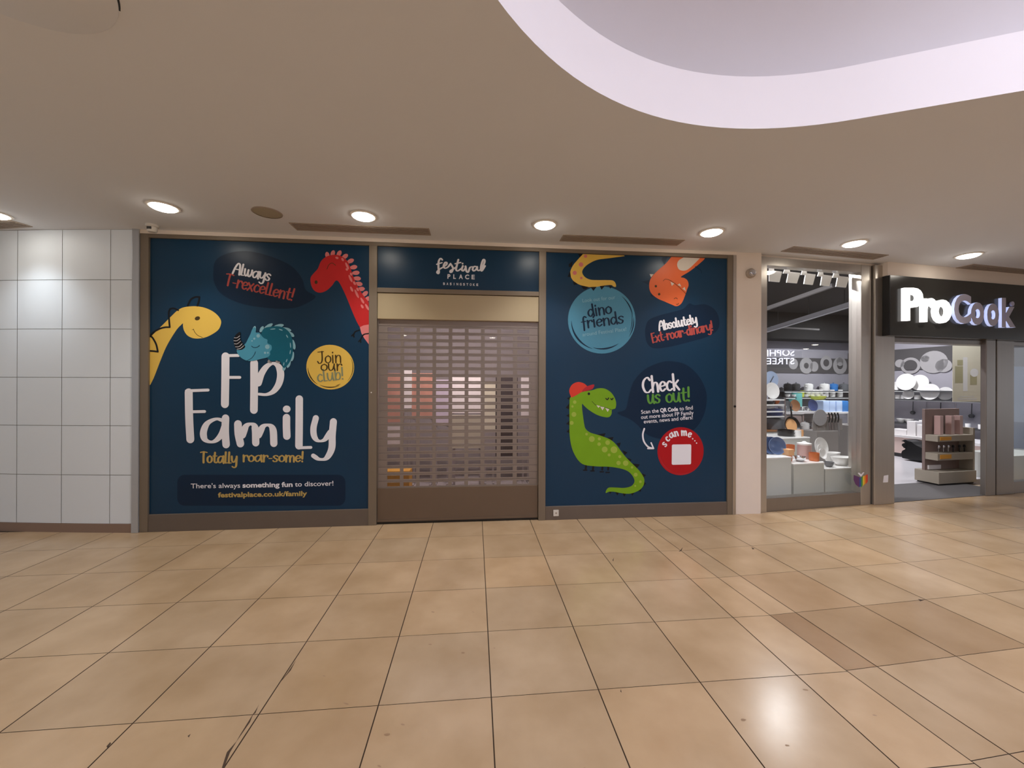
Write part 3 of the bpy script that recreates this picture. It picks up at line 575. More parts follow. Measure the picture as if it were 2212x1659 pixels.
# ---- right panel
gr = panel('window_graphic', (.829, 3.098, .160, 3.163), 'tall blue window graphic with a green dinosaur in a red cap, right of the shutter', 'window graphic')
c5 = crop(1170, 540, 5.144); c6 = crop(1170, 770, 4.74); c5s = lambda P: [c5(p) for p in P]; c6s = lambda P: [c6(p) for p in P]
bm = bmesh.new(); fill(bm, c5s([(1155,860),(1190,780),(1300,730),(1450,690),(1570,655),(1640,595),(1700,612),(1820,605),(1920,660),(1970,760),(1960,880),(1850,960),(1650,1020),(1400,1080),(1240,1090),(1170,1030),(1150,930)]), gp, L(1)); link('speech_bubble', bm, 'vinyl_navy', gr)
bm = bmesh.new(); fill(bm, c6s([(775,580),(860,540),(890,420),(940,260),(1060,130),(1220,60),(1340,50),(1480,85),(1600,190),(1675,330),(1690,450),(1660,600),(1580,730),(1440,820),(1260,850),(1080,800),(980,700),(900,640)]), gp, L(1)); link('speech_bubble', bm, 'vinyl_navy', gr)
bm = bmesh.new(); t_ = catmull([(455,46),(400,110),(350,170),(318,240),(325,300),(360,350),(430,390),(520,412),(600,412),(700,395),(770,390),(800,408),(825,408),(820,370),(790,340),(720,335),(620,335),(540,330),(480,300),(450,250),(470,200),(530,150),(620,110),(750,92),(925,68)], False, 5)
fill(bm, c5s([tuple(p) for p in t_] + [(910,62)]), gp, L(3), smooth=False); d4 = link('yellow_tail', bm, 'vinyl_yellow', gr, label='yellow dinosaur tail')
bm = bmesh.new()
for x, y, r_ in ((437,163,25),(367,255,23),(440,312,14),(487,70,18)): disc(bm, c5((x,y)), r_/5.1, r_/5.1, gp, L(4), n=16)
link_split('spot', bm, 'vinyl_pink', d4)
def spikes(bm, tris, cr, lift):
    for t in tris: fill(bm, [cr(p) for p in t], gp, lift, smooth=False)
bm = bmesh.new(); spikes(bm, [[(345,125),(300,160),(305,192),(335,185)],[(315,232),(288,300),(325,300)],[(345,340),(358,390),(405,380)],[(432,392),(462,435),(490,438),(520,412)],[(540,412),(575,455),(610,410)],[(645,402),(665,442),(705,395)],[(742,390),(762,432),(787,395)],[(405,45),(460,45),(425,82)]], c5, L(3.6)); link_split('spike', bm, 'vinyl_black', d4)
# blue badge
bm = bmesh.new(); disc(bm, c5((667,778)), 375/5.144, 373/5.144, gp, L(2), n=56); bb = link('friends_badge', bm, 'vinyl_circle_blue', gr, label='round blue badge')
bm = bmesh.new()
for a0, a1, f, w_ in ((108,178,.9,4.2),(-50,-5,.92,2.6),(-5,32,.95,2.6),(-12,25,.9,1.6),(55,107,.86,4.0)): ribbon(bm, c5s(arc((667,778), 375*f, 373*f, a0, a1)), w_, gp, L(3), .9, taper=.9)
link_split('ring_stroke', bm, 'vinyl_ink', bb)
bm = bmesh.new(); brush(bm, 'dino', c5((518,742)), c5((790,700)), 24, 4.0, gp, L(4), .5); brush(bm, 'friends', c5((450,872)), c5((925,808)), 24, 4.0, gp, L(4), .5); link('lettering', bm, 'vinyl_ink', bb, label='navy lettering dino friends')
bm = bmesh.new(); sans(bm, 'Look out for our', c5((455,583)), c5((818,545)), 8.2, gp, L(4), .0); sans(bm, 'around Festival Place!', c5((455,960)), c5((942,897)), 8.2, gp, L(4), .0); link('caption', bm, 'vinyl_lightsky', bb, label='pale blue caption lines')
# orange dinosaur
bm = bmesh.new(); t_ = catmull([(1440,78),(1380,150),(1300,220),(1235,285),(1200,350),(1197,430),(1225,490),(1290,540),(1370,575),(1440,605),(1500,625),(1555,590),(1595,500),(1615,440),(1632,390),(1620,340),(1585,312),(1548,298),(1640,240),(1720,180),(1790,120),(1815,92)], False, 5); fill(bm, c5s([tuple(p) for p in t_]), gp, L(2), smooth=False); d5 = link('orange_dinosaur', bm, 'vinyl_orange', gr, label='upside-down orange dinosaur')
bm = bmesh.new(); t_ = catmull([(1575,84),(1520,120),(1505,170),(1530,220),(1590,230),(1640,205),(1700,150),(1758,92)], False, 5); fill(bm, c5s([tuple(p) for p in t_]), gp, L(3), smooth=False); link('belly', bm, 'vinyl_cream', d5)
bm = bmesh.new(); spikes(bm, [[(1430,352),(1445,400),(1472,375)],[(1508,388),(1532,372),(1552,410)],[(1562,430),(1588,412),(1602,458)],[(1198,268),(1242,270),(1215,305)]], c5, L(4)); link_split('tooth', bm, 'vinyl_cream', d5)
bm = bmesh.new(); ribbon(bm, c5s([(1350,345),(1375,325),(1430,340),(1500,390),(1560,445),(1605,490)]), .9, gp, L(3.5), .9)
for x, y in ((1268,403),(1305,492)): disc(bm, c5((x,y)), 2.6, 2.6, gp, L(3.5), n=14)
ribbon(bm, c5s([(1470,545),(1490,532),(1507,545)]), 1.2, gp, L(3.5), .9); ribbon(bm, c5s([(1495,603),(1510,607),(1520,592)]), 1.2, gp, L(3.5), .9); link_split('face_line', bm, 'vinyl_brown', d5)
bm = bmesh.new(); ribbon(bm, c5s([(1708,185),(1750,212),(1772,232)]), 1.8, gp, L(2.5), .9); ribbon(bm, c5s([(1772,232),(1776,258)]), 1.4, gp, L(2.5), .9); spikes(bm, [[(1205,330),(1115,352),(1190,388)],[(1215,485),(1212,515),(1250,515)],[(1330,110),(1345,80),(1400,80),(1365,165)]], c5, L(1.4)); link_split('limb_or_spike', bm, 'vinyl_ink', d5)
bm = bmesh.new(); brush(bm, 'Absolutely', c5((1308,893)), c5((1735,812)), 19, 4.0, gp, L(3), .5); link('lettering', bm, 'vinyl_white', gr, label='white hand lettering Absolutely')
bm = bmesh.new(); brush(bm, 'Ext-roar-dinary!', c5((1232,1030)), c5((1915,888)), 20, 3.6, gp, L(3), .5); link('lettering', bm, 'vinyl_coral', gr, label='dull red lettering Ext-roar-dinary!')
# green dinosaur
bm = bmesh.new(); fill(bm, c6s([(300,410),(410,365),(520,345),(570,328),(640,328),(700,360),(740,410),(762,470),(755,530),(720,545),(715,590),(690,620),(640,620),(560,595),(480,545),(430,500),(415,485),(414,530),(422,600),(435,690),(450,740),(500,780),(600,810),(700,850),(760,900),(820,980),(870,1040),(930,1100),(1000,1170),(1045,1240),(1050,1290),(1030,1340),(980,1380),(900,1405),(820,1400),(740,1385),(690,1385),(657,1398),(662,1368),(690,1342),(760,1342),(850,1345),(920,1325),(950,1280),(935,1230),(890,1180),(820,1150),(700,1130),(560,1125),(440,1110),(380,1070),(330,990),(300,900),(285,780),(285,650),(285,500)]), gp, L(2), n=4); d6 = link('green_dinosaur', bm, 'vinyl_green', gr, label='green dinosaur')
bm = bmesh.new(); fill(bm, c6s([(300,412),(282,350),(310,290),(370,262),(430,275),(468,308),(480,340),(410,365),(350,400),(312,418)]), gp, L(3)); cp = link('cap', bm, 'vinyl_cap', d6, label='red cap')
bm = bmesh.new(); fill(bm, c6s([(412,360),(445,318),(485,298),(537,288),(522,330),(470,350)]), gp, L(4)); link('visor', bm, 'vinyl_capvisor', d6)
bm = bmesh.new()
for x, y, r_ in ((338,467,18),(315,512,12),(330,593,25),(307,680,20),(460,795,14),(513,845,30),(590,843,16),(588,897,18),(675,882,24),(645,952,30),(740,955,35),(690,1008,15),(800,1025,16),(787,1090,22),(860,1092,28),(925,1135,13),(962,1210,20),(1010,1282,14),(958,1325,10)): disc(bm, c6((x,y)), r_/4.74, r_/4.74, gp, L(3), n=18)
link_split('spot', bm, 'vinyl_lime', d6)
bm = bmesh.new(); disc(bm, c6((483,382)), 2.8, 2.8, gp, L(3), n=14); ribbon(bm, c6s([(515,460),(560,500),(640,520),(718,545)]), .9, gp, L(3), .9); ribbon(bm, c6s([(657,430),(672,442),(685,425)]), 2.4, gp, L(3), .9); ribbon(bm, c6s([(708,432),(718,442),(730,428)]), 2.4, gp, L(3), .9); link_split('face_line', bm, 'vinyl_black', d6)
bm = bmesh.new(); spikes(bm, [[(560,498),(580,526),(600,508)],[(598,512),(622,552),(642,520)],[(650,526),(675,568),(692,540)]], c6, L(4)); link_split('tooth', bm, 'vinyl_cream', d6)
bm = bmesh.new(); spikes(bm, [[(300,405),(258,430),(290,448)],[(290,470),(247,525),(288,545)],[(288,585),(252,605),(288,628)],[(288,655),(250,690),(288,705)],[(288,735),(255,770),(290,788)],[(560,800),(655,785),(640,822)],[(670,832),(735,825),(722,862)],[(765,890),(810,882),(795,930)],[(825,960),(880,982),(850,1012)],[(872,1035),(920,1055),(905,1080)],[(920,1095),(1005,1105),(975,1145)],[(1025,1195),(1068,1215),(1042,1240)],[(1045,1280),(1070,1300),(1045,1325)],[(980,1375),(1015,1385),(1022,1350)],[(912,1400),(930,1425),(948,1392)],[(828,1398),(845,1435),(868,1400)],[(752,1385),(775,1422),(792,1392)],[(688,1382),(700,1408),(716,1386)]], c6, L(1.5)); link_split('spike', bm, 'vinyl_black', d6)
bm = bmesh.new()
for x in (450,525,620,680):
    ribbon(bm, c6s([(x+5,1112),(x+2,1140),(x,1158)]), 4.2, gp, L(1.6), .9); ribbon(bm, c6s([(x-22,1164+ (x-450)*.1),(x+12,1164+(x-450)*.1)]), 3, gp, L(1.6), .9)
link_split('foot', bm, 'vinyl_black', d6)
bm = bmesh.new(); brush(bm, 'Check', c6((1038,372)), c6((1418,338)), 32, 5.2, gp, L(3), .5); link('lettering', bm, 'vinyl_white', gr, label='white hand lettering Check')
bm = bmesh.new(); brush(bm, 'us', c6((1090,482)), c6((1225,470)), 28, 4.8, gp, L(3), .5); brush(bm, 'out!', c6((1275,472)), c6((1535,452)), 29, 4.8, gp, L(3), .5); link('lettering', bm, 'vinyl_grass', gr, label='green hand lettering us out!')
bm = bmesh.new(); sans(bm, 'Scan the', c6((1020,588)), c6((1198,572)), 8.6, gp, L(3), .008); sans(bm, 'QR Code', c6((1214,571)), c6((1396,556)), 8.6, gp, L(3), .035); sans(bm, 'to find', c6((1412,554)), c6((1548,541)), 8.6, gp, L(3), .008)
sans(bm, 'out more about FP Family', c6((1018,640)), c6((1556,594)), 8.6, gp, L(3), .008); sans(bm, 'events, news and offers!', c6((1046,686)), c6((1548,641)), 8.6, gp, L(3), .008); link('caption', bm, 'vinyl_white', gr, label='white caption lines')
bm = bmesh.new(); ribbon(bm, c6s([(1050,740),(1035,800),(1047,870),(1090,925),(1140,940)]), 3.6, gp, L(3), .9); ribbon(bm, c6s([(1086,942),(1145,942)]), 3, gp, L(3.4), 1); ribbon(bm, c6s([(1145,942),(1120,884)]), 3, gp, L(3.4), 1); link('arrow', bm, 'vinyl_white', gr)
bm = bmesh.new(); disc(bm, c6((1422,970)), 236/4.74, 246/4.74, gp, L(2), n=56, rot=.15); sb = link('scan_badge', bm, 'vinyl_scarlet', gr, label='round red badge')
bm = bmesh.new(); 
for a0, a1, f in ((110,172,.93),(60,112,.96)): ribbon(bm, c6s(arc((1422,970), 236*f, 246*f, a0, a1)), 2.6, gp, L(2.6), .9, taper=.9)
link_split('ring_stroke', bm, 'vinyl_capvisor', sb)
bm = bmesh.new(); rq = []
for cx_, cy_, a0 in ((1517,913,-90),(1515,1091,0),(1345,1095,90),(1347,915,180)):
    for k in range(4): a = math.radians(a0 + 30*k); rq.append((cx_ + 14*math.cos(a), cy_ + 14*math.sin(a)))
fill(bm, c6s(rq), gp, L(3), smooth=False); link('white_square', bm, 'vinyl_white', sb)
bm = bmesh.new()
for ch, x, y, a in (('s',1268,925,-52),('c',1292,872,-40),('a',1322,838,-30),('n',1368,818,-18),('m',1430,808,-2),('e',1495,822,12),('.',1540,842,28),('.',1562,862,32),('.',1580,885,36)):
    a = math.radians(a); w_ = G[ch][1]*46; brush(bm, ch, c6((x,y)), c6((x + w_*math.cos(a), y + w_*math.sin(a))), 15.5, 3.4, gp, L(4), .5)
link('lettering', bm, 'vinyl_white', sb, label='white curved lettering scan me...')

# ================================================================== ROOM BEHIND THE SHUTTER
bm = bmesh.new(); box(bm, (-3.5, 4.70, -.02), (3.2, 7.6, .004)); struct('floor_unit', bm, 'room_grey')
bm = bmesh.new(); box(bm, (-3.5, 7.5, 0), (3.2, 7.6, 3.1)); box(bm, (-3.58, 4.64, 0), (-3.5, 7.6, 3.1)); box(bm, (3.2, 4.73, 0), (3.28, 7.6, 3.1)); struct('wall_unit', bm, 'room_grey')
bm = bmesh.new(); box(bm, (-3.58, 4.64, 3.1), (3.28, 7.6, 3.14)); struct('ceiling_unit', bm, 'room_grey')
bm = bmesh.new(); box(bm, (-3.5, 4.61, 0), (-1.12, 4.64, 3.1)); box(bm, (.76, 4.61, 0), (3.2, 4.64, 3.1)); box(bm, (-1.12, 4.61, 2.4), (.76, 4.64, 3.1)); struct('wall_unit_front', bm, 'room_grey')
UY = 6.2  # pieces below are made up to imitate reflections in the slot glazing
def board(u0, u1, v0, v1, y, m, name, label, cat='display board', th=.03):
    a = plane_y(u0, v0, y); b = plane_y(u1, v1, y); z0 = .004
    r = root(name, ((a.x+b.x)/2, y, z0), label, cat); zb = b.z
    bb_ = bmesh.new(); box(bb_, (a.x, y, zb), (b.x, y+th, a.z)); link('panel', bb_, m, r)
    bb_ = bmesh.new()
    for x in (a.x+.02, b.x-.05): box(bb_, (x, y+th*.2, z0), (x+.03, y+th*.9, zb)); box(bb_, (x, y-.12, z0), (x+.03, y+.16, z0+.02))
    link('stand', bb_, 'room_grey', r)
board(830, 872, 806, 912, 6.3, 'salmon', 'display_board', 'salmon pink board seen through the leftmost shutter slots')
board(873, 889, 800, 882, 6.28, 'board_white', 'display_board', 'narrow bright white board seen through the second column of shutter slots')
board(890, 936, 806, 905, 6.3, 'salmon', 'display_board', 'salmon board seen through the third column of shutter slots')
board(938, 972, 820, 920, 6.3, 'board_lilac', 'display_board', 'pale lilac board seen through the fourth column of shutter slots')
board(974, 1042, 812, 892, 6.3, 'board_white', 'display_board', 'wide bright white board seen through the middle shutter slots')
board(976, 1042, 897, 968, 5.92, 'board_cream', 'low_cabinet', 'cream low cabinet front seen through the middle shutter slots', 'cabinet')
board(1044, 1070, 826, 930, 6.3, 'board_cream', 'display_board', 'cream board seen through the seventh column of shutter slots')
board(1071, 1118, 815, 985, 6.32, 'dark_brown', 'tall_locker', 'dark brown tall locker seen through the right side shutter slots', 'locker')
board(1126, 1146, 815, 900, 6.25, 'board_white', 'display_board', 'white board seen through the rightmost shutter slots')
board(828, 866, 920, 965, 6.0, 'board_white', 'white_crate', 'white crate front seen low through the leftmost shutter slots', 'crate')
a = plane_y(836, 1013, 5.7); b = plane_y(885, 1024, 5.7)
bm = bmesh.new(); box(bm, (a.x, 5.55, .004), (a.x+.34, 5.8, a.z), bev=.01); tag(link('amber_box', bm, 'yellow_box'), 'amber yellow box on the floor behind the left bottom shutter slots', 'box')
ut = root('ceiling_tube', (-.2, 6.0, 3.05), 'white strip light on the ceiling of the room behind the shutter', 'light')  # unseen tube added to brighten the room behind the slots
bm = bmesh.new(); box(bm, (-.9, 5.93, 3.05), (.5, 6.07, 3.10)); link('housing', bm, 'white_plastic', ut)
bm = bmesh.new(); box(bm, (-.88, 5.95, 3.035), (.48, 6.05, 3.05)); link('diffuser', bm, 'tube_glow', ut)
lamp('unit_light', 'AREA', (-.2, 5.5, 2.95), 52, (1, .93, .9), 1.6, .3, rot=(math.radians(28), 0, 0))  # added area lamp that brightens the made-up boards

# ================================================================== CEILING FITTINGS
def downlight(x, y, label, power=40, spot=True, col=WARM):
    r = root('downlight', (x, y, ZC), label, 'downlight', 'ceiling downlights along the shop fronts')
    b = bmesh.new(); lathe(b, [(.095, 0), (.128, 0), (.128, -.006), (.112, -.012), (.095, -.008)], (x, y, ZC), 36); link('trim_ring', b, 'lamp_trim', r, True)
    b = bmesh.new(); prof = [(.106*math.cos(a), -.004 - .034*math.sin(a)) for a in [math.pi/2*i/8 for i in range(9)]]; prof[-1] = (0, -.038)
    lathe(b, prof, (x, y, ZC), 36); link('diffuser', b, 'lamp_glow', r, True)
    if spot: lamp('downlight_beam', 'SPOT', (x, y, ZC-.06), power, col, .09, spot=math.radians(112), blend=.9)
for (x, y), nm in zip([(-4.68,4.248),(-2.895,3.91),(-1.094,3.926),(.709,3.951),(2.524,3.959),(4.354,4.099),(6.175,4.329)],
    ['ceiling downlight cut off by the left edge above the white tiled wall', 'ceiling downlight above the left corner of the blue shop front, nearest the small camera', 'ceiling downlight above the red dinosaur, touching the grille', 'ceiling downlight between the two long grilles, right of the shutter sign', 'ceiling downlight above the orange dinosaur at the right end of the blue front', 'ceiling downlight above the glazed shop window with plinths', 'ceiling downlight above the lit black shop sign']): downlight(x, y, nm, 30 if x < -4 else (50 if x < 3 else 26), col=(.94, .98, 1.0) if x < -4 else WARM)
def refl(u, v, z):                                          # a fitting seen only mirrored in the shop glass
    h = plane_t(u, v, .05); r = cray(u, v); r = r - 2*r.dot(PN)*PN; return h + r*((z - h.z)/r.z)
for (u, v), nm in zip([(1760,744),(1741,753),(1856,747)], ['second row ceiling downlight behind the viewer, mirrored high in the shop window', 'second row ceiling downlight behind the viewer, the lower mirrored one of the pair', 'second row ceiling downlight behind the viewer, mirrored beside the steel pillar']):
    p = refl(u, v, ZC); downlight(p.x, p.y, nm, spot=False)
for x, y in [(-6.5, .9), (-4.6, .7), (-2.9, .2), (-1.4, -.6), (-5.2, -3.6), (-2.4, -4.2), (.6, -4.5), (4.0, -4.6), (9.8, -2.6)]:  # unseen rows added as fill light for floor and ceiling
    downlight(x, y, 'ceiling downlight of the rows behind the viewer', 85, col=(.90, .97, 1.0) if x < -4 else WARM)
s_ = root('ceiling_speaker', (-1.998, 3.946, ZC), 'round dark grille of a ceiling speaker between two lit downlights', 'speaker')
bm = bmesh.new(); lathe(bm, [(.118, 0), (.132, 0), (.130, -.006), (.118, -.008)], (-1.998, 3.946, ZC), 36); link('rim', bm, 'grille', s_, True)
bm = bmesh.new(); lathe(bm, [(.119, -.002), (.119, -.005), (0, -.007)], (-1.998, 3.946, ZC), 36); link('mesh_grille', bm, 'speaker', s_, True)
def vent(x0, y0, x1, y1, wd, label, n=5):
    d = Vector((x1-x0, y1-y0, 0)); ln = d.length; d.normalize(); nn = Vector((-d.y, d.x, 0)); o = Vector((x0, y0, ZC))
    fn = lambda c: o + d*c[0] + nn*c[1] + Vector((0, 0, c[2])); r = root('air_grille', o + d*ln/2 + nn*wd/2, label, 'air vent', 'linear ceiling air grilles')
    b = bmesh.new(); e = .016
    for a, c in (((0,0,-.008),(ln,e,0)),((0,wd-e,-.008),(ln,wd,0)),((0,e,-.008),(e,wd-e,0)),((ln-e,e,-.008),(ln,wd-e,0))): box(b, a, c, fn)
    link('frame', b, 'grille', r)
    b = bmesh.new(); box(b, (e, e, -.002), (ln-e, wd-e, -.0005), fn); link('slot_backing', b, 'grille_dark', r)
    b = bmesh.new(); st_ = (wd-2*e)/n
    for i in range(n): box(b, (e, e + st_*i + st_*.26, -.010), (ln-e, e + st_*i + st_*.74, -.003), fn)
    link('blades', b, 'grille', r)
vent(-1.90, 4.165, -.49, 4.165, .19, 'long ceiling air grille above the red dinosaur end of the blue front')
vent(.955, 4.19, 2.36, 4.19, .185, 'long ceiling air grille above the orange dinosaur end of the blue front')
vent(3.75, 4.262, 5.175, 4.421, .18, 'ceiling air grille above the glazed shop window with plinths')
vent(6.68, 4.63, 8.1, 4.82, .18, 'ceiling air grille behind the sign light at the far right edge')
vent(-6.1, 4.72, -4.68, 4.385, .17, 'ceiling air grille at the far left edge above the white tiled wall')
# round access hatch
hh = root('ceiling_hatch', (-1.876, 1.617, ZC), 'round white ceiling hatch with a thin dark gap, top left corner', 'hatch')
bm = bmesh.new(); lathe(bm, [(0, -.006), (.392, -.006), (.397, -.003), (.397, 0)], (-1.876, 1.617, ZC), 64); link('lid', bm, 'ceiling_paint', hh, True)
bm = bmesh.new()
for i in range(26):
    a0, a1 = [math.radians(-45 + 85*(i+k)/26) for k in (0, 1)]; w0, w1 = [.009*math.sin(math.pi*min(1, (.15 + .85*(1-(i+k)/26))))+.0015 for k in (0, 1)]
    bm.faces.new([bm.verts.new((-1.876 + r_*math.cos(a), 1.617 + r_*math.sin(a), ZC-.0015)) for r_, a in ((.397, a0), (.397+w0, a0), (.397+w1, a1), (.397, a1))])
link('gap', bm, 'black', hh)
# small cameras
p = plane_z(329, 486, ZC)
cc = root('security_camera', (p.x, p.y, ZC), 'small white security camera on the ceiling above the top left corner of the blue front', 'camera')
bm = bmesh.new(); lathe(bm, [(0, 0), (.055, 0), (.055, -.02), (.05, -.025), (0, -.025)], (p.x, p.y, ZC), 24); link('mount', bm, 'white_plastic', cc, True)
bm = bmesh.new(); lathe(bm, [(.042, -.025), (.042, -.06), (.034, -.075), (0, -.08)], (p.x, p.y, ZC), 24); link('housing', bm, 'white_plastic', cc, True)
bm = bmesh.new(); box(bm, (p.x-.02, p.y-.045, ZC-.055), (p.x+.02, p.y-.035, ZC-.03)); link('lens', bm, 'dark_grey', cc)
p = plane_y(1620, 591, FY+.012)
cc = root('wall_sensor', (p.x, FY+.012, p.z), 'small round grey sensor dome on the white pillar beside the glazed shop', 'sensor')
R90 = Matrix.Rotation(math.pi/2, 4, 'X')
bm = bmesh.new(); lathe(bm, [(0, 0), (.06, 0), (.06, .025), (.05, .035), (0, .035)], (p.x, FY+.012, p.z), 24, rot=R90); link('base', bm, 'grille', cc, True)
bm = bmesh.new(); lathe(bm, [(.042, .033), (.04, .05), (.03, .065), (0, .072)], (p.x, FY+.012, p.z), 24, rot=R90); link('dome', bm, 'chrome', cc, True)

# ================================================================== GLAZED SHOP
def sbox(name, a, b, m, parent=None, bev=0.0, label=None):
    bb_ = bmesh.new(); box(bb_, a, b, pw, bev=bev); return link(name, bb_, m, parent, label=label)
sf = root('shopfront_frame', W(1.0, .05, 0), 'brushed steel frame of the glazed shop with its window posts and door posts', 'shopfront frame')
sbox('post', (0.0, -.01, 0), (.105, .11, 3.215), 'steel', sf, .004)
sbox('head_rail', (.105, .0, 3.11), (1.635, .11, 3.215), 'steel', sf, .004)
sbox('sill', (.105, .0, 0), (1.60, .11, .17), 'steel_dark', sf, .004)
sbox('post', (1.60, -.005, 0), (1.765, .12, 3.215), 'steel', sf, .004); sbox('post', (1.785, -.04, 0), (2.125, .3, 3.215), 'steel', sf, .006); sbox('shadow_joint', (1.765, .03, 0), (1.785, .12, 3.215), 'black', sf)  # joints are plain black strips between the posts
sbox('post', (3.865, -.02, 0), (4.055, .045, 2.4), 'steel_dark', sf, .006); sbox('shadow_joint', (4.055, .0, 0), (4.08, .04, 2.4), 'black', sf); sbox('post', (4.08, -.02, 0), (4.43, .045, 2.4), 'steel_dark', sf, .006)
sbox('sill', (4.43, .0, 0), (7.0, .11, .17), 'steel_dark', sf, .004)
sbox('head_rail', (2.125, .02, 2.2), (7.0, .2, 2.3), 'steel_dark', sf, .004); sbox('cover_panel', (2.126, .05, 2.3), (7.0, .18, 3.215), 'shop_black', sf)
o = sbox('window_1', (.105, .048, .17), (1.60, .058, 3.11), 'glass'); o['kind'] = 'structure'
o = sbox('window_2', (4.43, .048, .17), (7.0, .058, 2.2), 'glass'); o['kind'] = 'structure'
# fascia sign
TF = -.13; FS = st(1923, 650, TF)[0]; ZF1 = st(2050, 604, TF)[1]; ZF0 = st(2050, 729, TF)[1]
fa = root('shop_sign', W(3.2, -.12, 2.25), 'black box sign with lit letters ProCook over the glazed shop doorway', 'sign')
bm = bmesh.new(); box(bm, (FS+.0, TF+.03, ZF1+.004), (9.5, .018, ZC), pw); struct('trim_4', bm, 'plaster')
bm = bmesh.new(); box(bm, (FS, TF, ZF0), (6.9, -.042, ZF1), pw, bev=.003); link('sign_box', bm, 'fascia', fa)
bm = bmesh.new(); box(bm, (FS-.006, TF+.001, ZF0+.001), (FS, -.042, ZF1-.001), pw); link('end_cap', bm, 'fascia_side', fa)
c9 = crop(1870, 560, 6.143)
def letter(ch, x0, x1, y0, y1, mats, off, dep=.035, k=0):
    t = glyphs(ch, off, .5); X = [v.co.x for v in t.verts]; Y = [v.co.y for v in t.verts]; a, b, c, d = min(X), max(X), min(Y), max(Y)
    # front face stands dep in front of the box
    def fn(co):
        fx = (co.x-a)/(b-a); fy = (co.y-c)/(d-c); vx = x0 + (x1-x0)*fx; sl = .075*(vx-1250)*0
        u, v = c9((vx, y1 + (y0-y1)*fy + sl)); s, z = st(u, v, TF-dep)
        return W(s, TF - dep*(1 if co.z > 0 else 0) - .001, z)
    t.normal_update(); fr_ = {f: abs(f.normal.z) > .5 for f in t.faces}
    for f in t.faces: f.material_index = 0 if fr_[f] else 1
    bb_ = bmesh.new(); merge(bb_, t, fn); bmesh.ops.recalc_face_normals(bb_, faces=bb_.faces)
    return link('letter', bb_, mats, fa)
for ch, x0, x1, y0, y1 in (('P',508,764,378,815),('r',750,938,515,832),('o',903,1140,535,848)): letter(ch, x0, x1, y0, y1, ['sign_lit','sign_lit'], .03)
for ch, x0, x1, y0, y1 in (('C',1172,1400,462,855),('o',1395,1570,572,872),('o',1610,1768,588,888),('k',1805,1990,512,905)): letter(ch, x0, x1, y0, y1, ['sign_face','sign_edge'], .042)
bm = bmesh.new(); s, z = st(*c9((1995,585)), TF-.05); lathe(bm, [(0,0),(.034,0),(.034,.018),(0,.018)], (s, TF-.001, z), 24, pw, R90); link('trademark_dot', bm, 'sign_face', fa, True)
# sign on the far side of the mall: seen mirrored in the glass
def mir(u, v, lift=0):
    h = plane_t(u, v, .05); r = cray(u, v); r = r - 2*r.dot(PN)*PN; return h + r*((-5.16 - h.y)/r.y)
def mirlift(u, v, lift=0): return mir(u, v)
p = mir(1690, 775)
ms = root('shop_sign', p, 'white lit wall lettering SOPHI STREE across the mall, seen only mirrored in the window', 'sign')
c7 = crop(1590, 540, 5.72)
bm = bmesh.new()
def sans_m(txt, pr, pl_, cap):
    t = glyphs(txt, .01); X = [v.co.x for v in t.verts]; a, b = min(X), max(X); P0 = mir(*c7(pr)); P1 = mir(*c7(pl_)); T0 = mir(c7(pr)[0], c7(pr)[1]-cap); hz = T0.z-P0.z
    merge(bm, t, lambda c: Vector((P0.x + (P1.x-P0.x)*(c.x-a)/(b-a), -5.17, P0.z + (P1.z-P0.z)*(c.x-a)/(b-a) + hz*c.y/.729)))
sans_m('SOPHI', (722,1305), (385,1312), 14); sans_m('STREE', (722,1410), (380,1412), 14)
link('lettering', bm, 'back_sign', ms)
q0 = mir(*c7((760,1430))); q1 = mir(*c7((300,1200)))
bm = bmesh.new(); box(bm, (min(q0.x,q1.x)-.3, -5.2, q0.z-.1), (max(q0.x,q1.x)+.3, -5.18, min(q1.z+.1, ZC-.01))); link('sign_board', bm, 'dark_grey', ms)

# shop shell
SW, TD, ZT = 7.4, 4.6, 3.45
for nm, a, b, m in (('floor_shop', (0, .75, -.02), (SW, TD, .004), 'shop_floor'), ('floor_mat', (1.75, .0, -.02), (4.5, .75, .006), 'mat_grey'), ('wall_shop_back', (-.2, TD, 0), (SW+.1, TD+.1, ZT), 'shop_wall'),
    ('wall_shop_left', (-.25, .12, 0), (-.2, TD, ZT), 'shop_wall'), ('wall_shop_right', (SW, .12, 0), (SW+.1, TD, ZT), 'shop_wall'), ('ceiling_shop', (-.25, .0, ZT), (SW+.1, TD+.1, ZT+.05), 'shop_black'), ('wall_shop_front', (-.25, .1, 3.2), (SW+.1, .2, ZT), 'shop_black'), ('wall_shop_back_upper', (-.2, TD-.5, 2.78), (SW, TD-.001, ZT-.001), 'shop_black'), ('floor_shop_window', (-.2, .12, -.02), (1.75, .75, .004), 'shop_floor')):
    sbox(nm, a, b, m)['kind'] = 'structure'
sbox('wall_right', (7.0, .0, 0), (22, .1, ZC), 'plaster')['kind'] = 'structure'
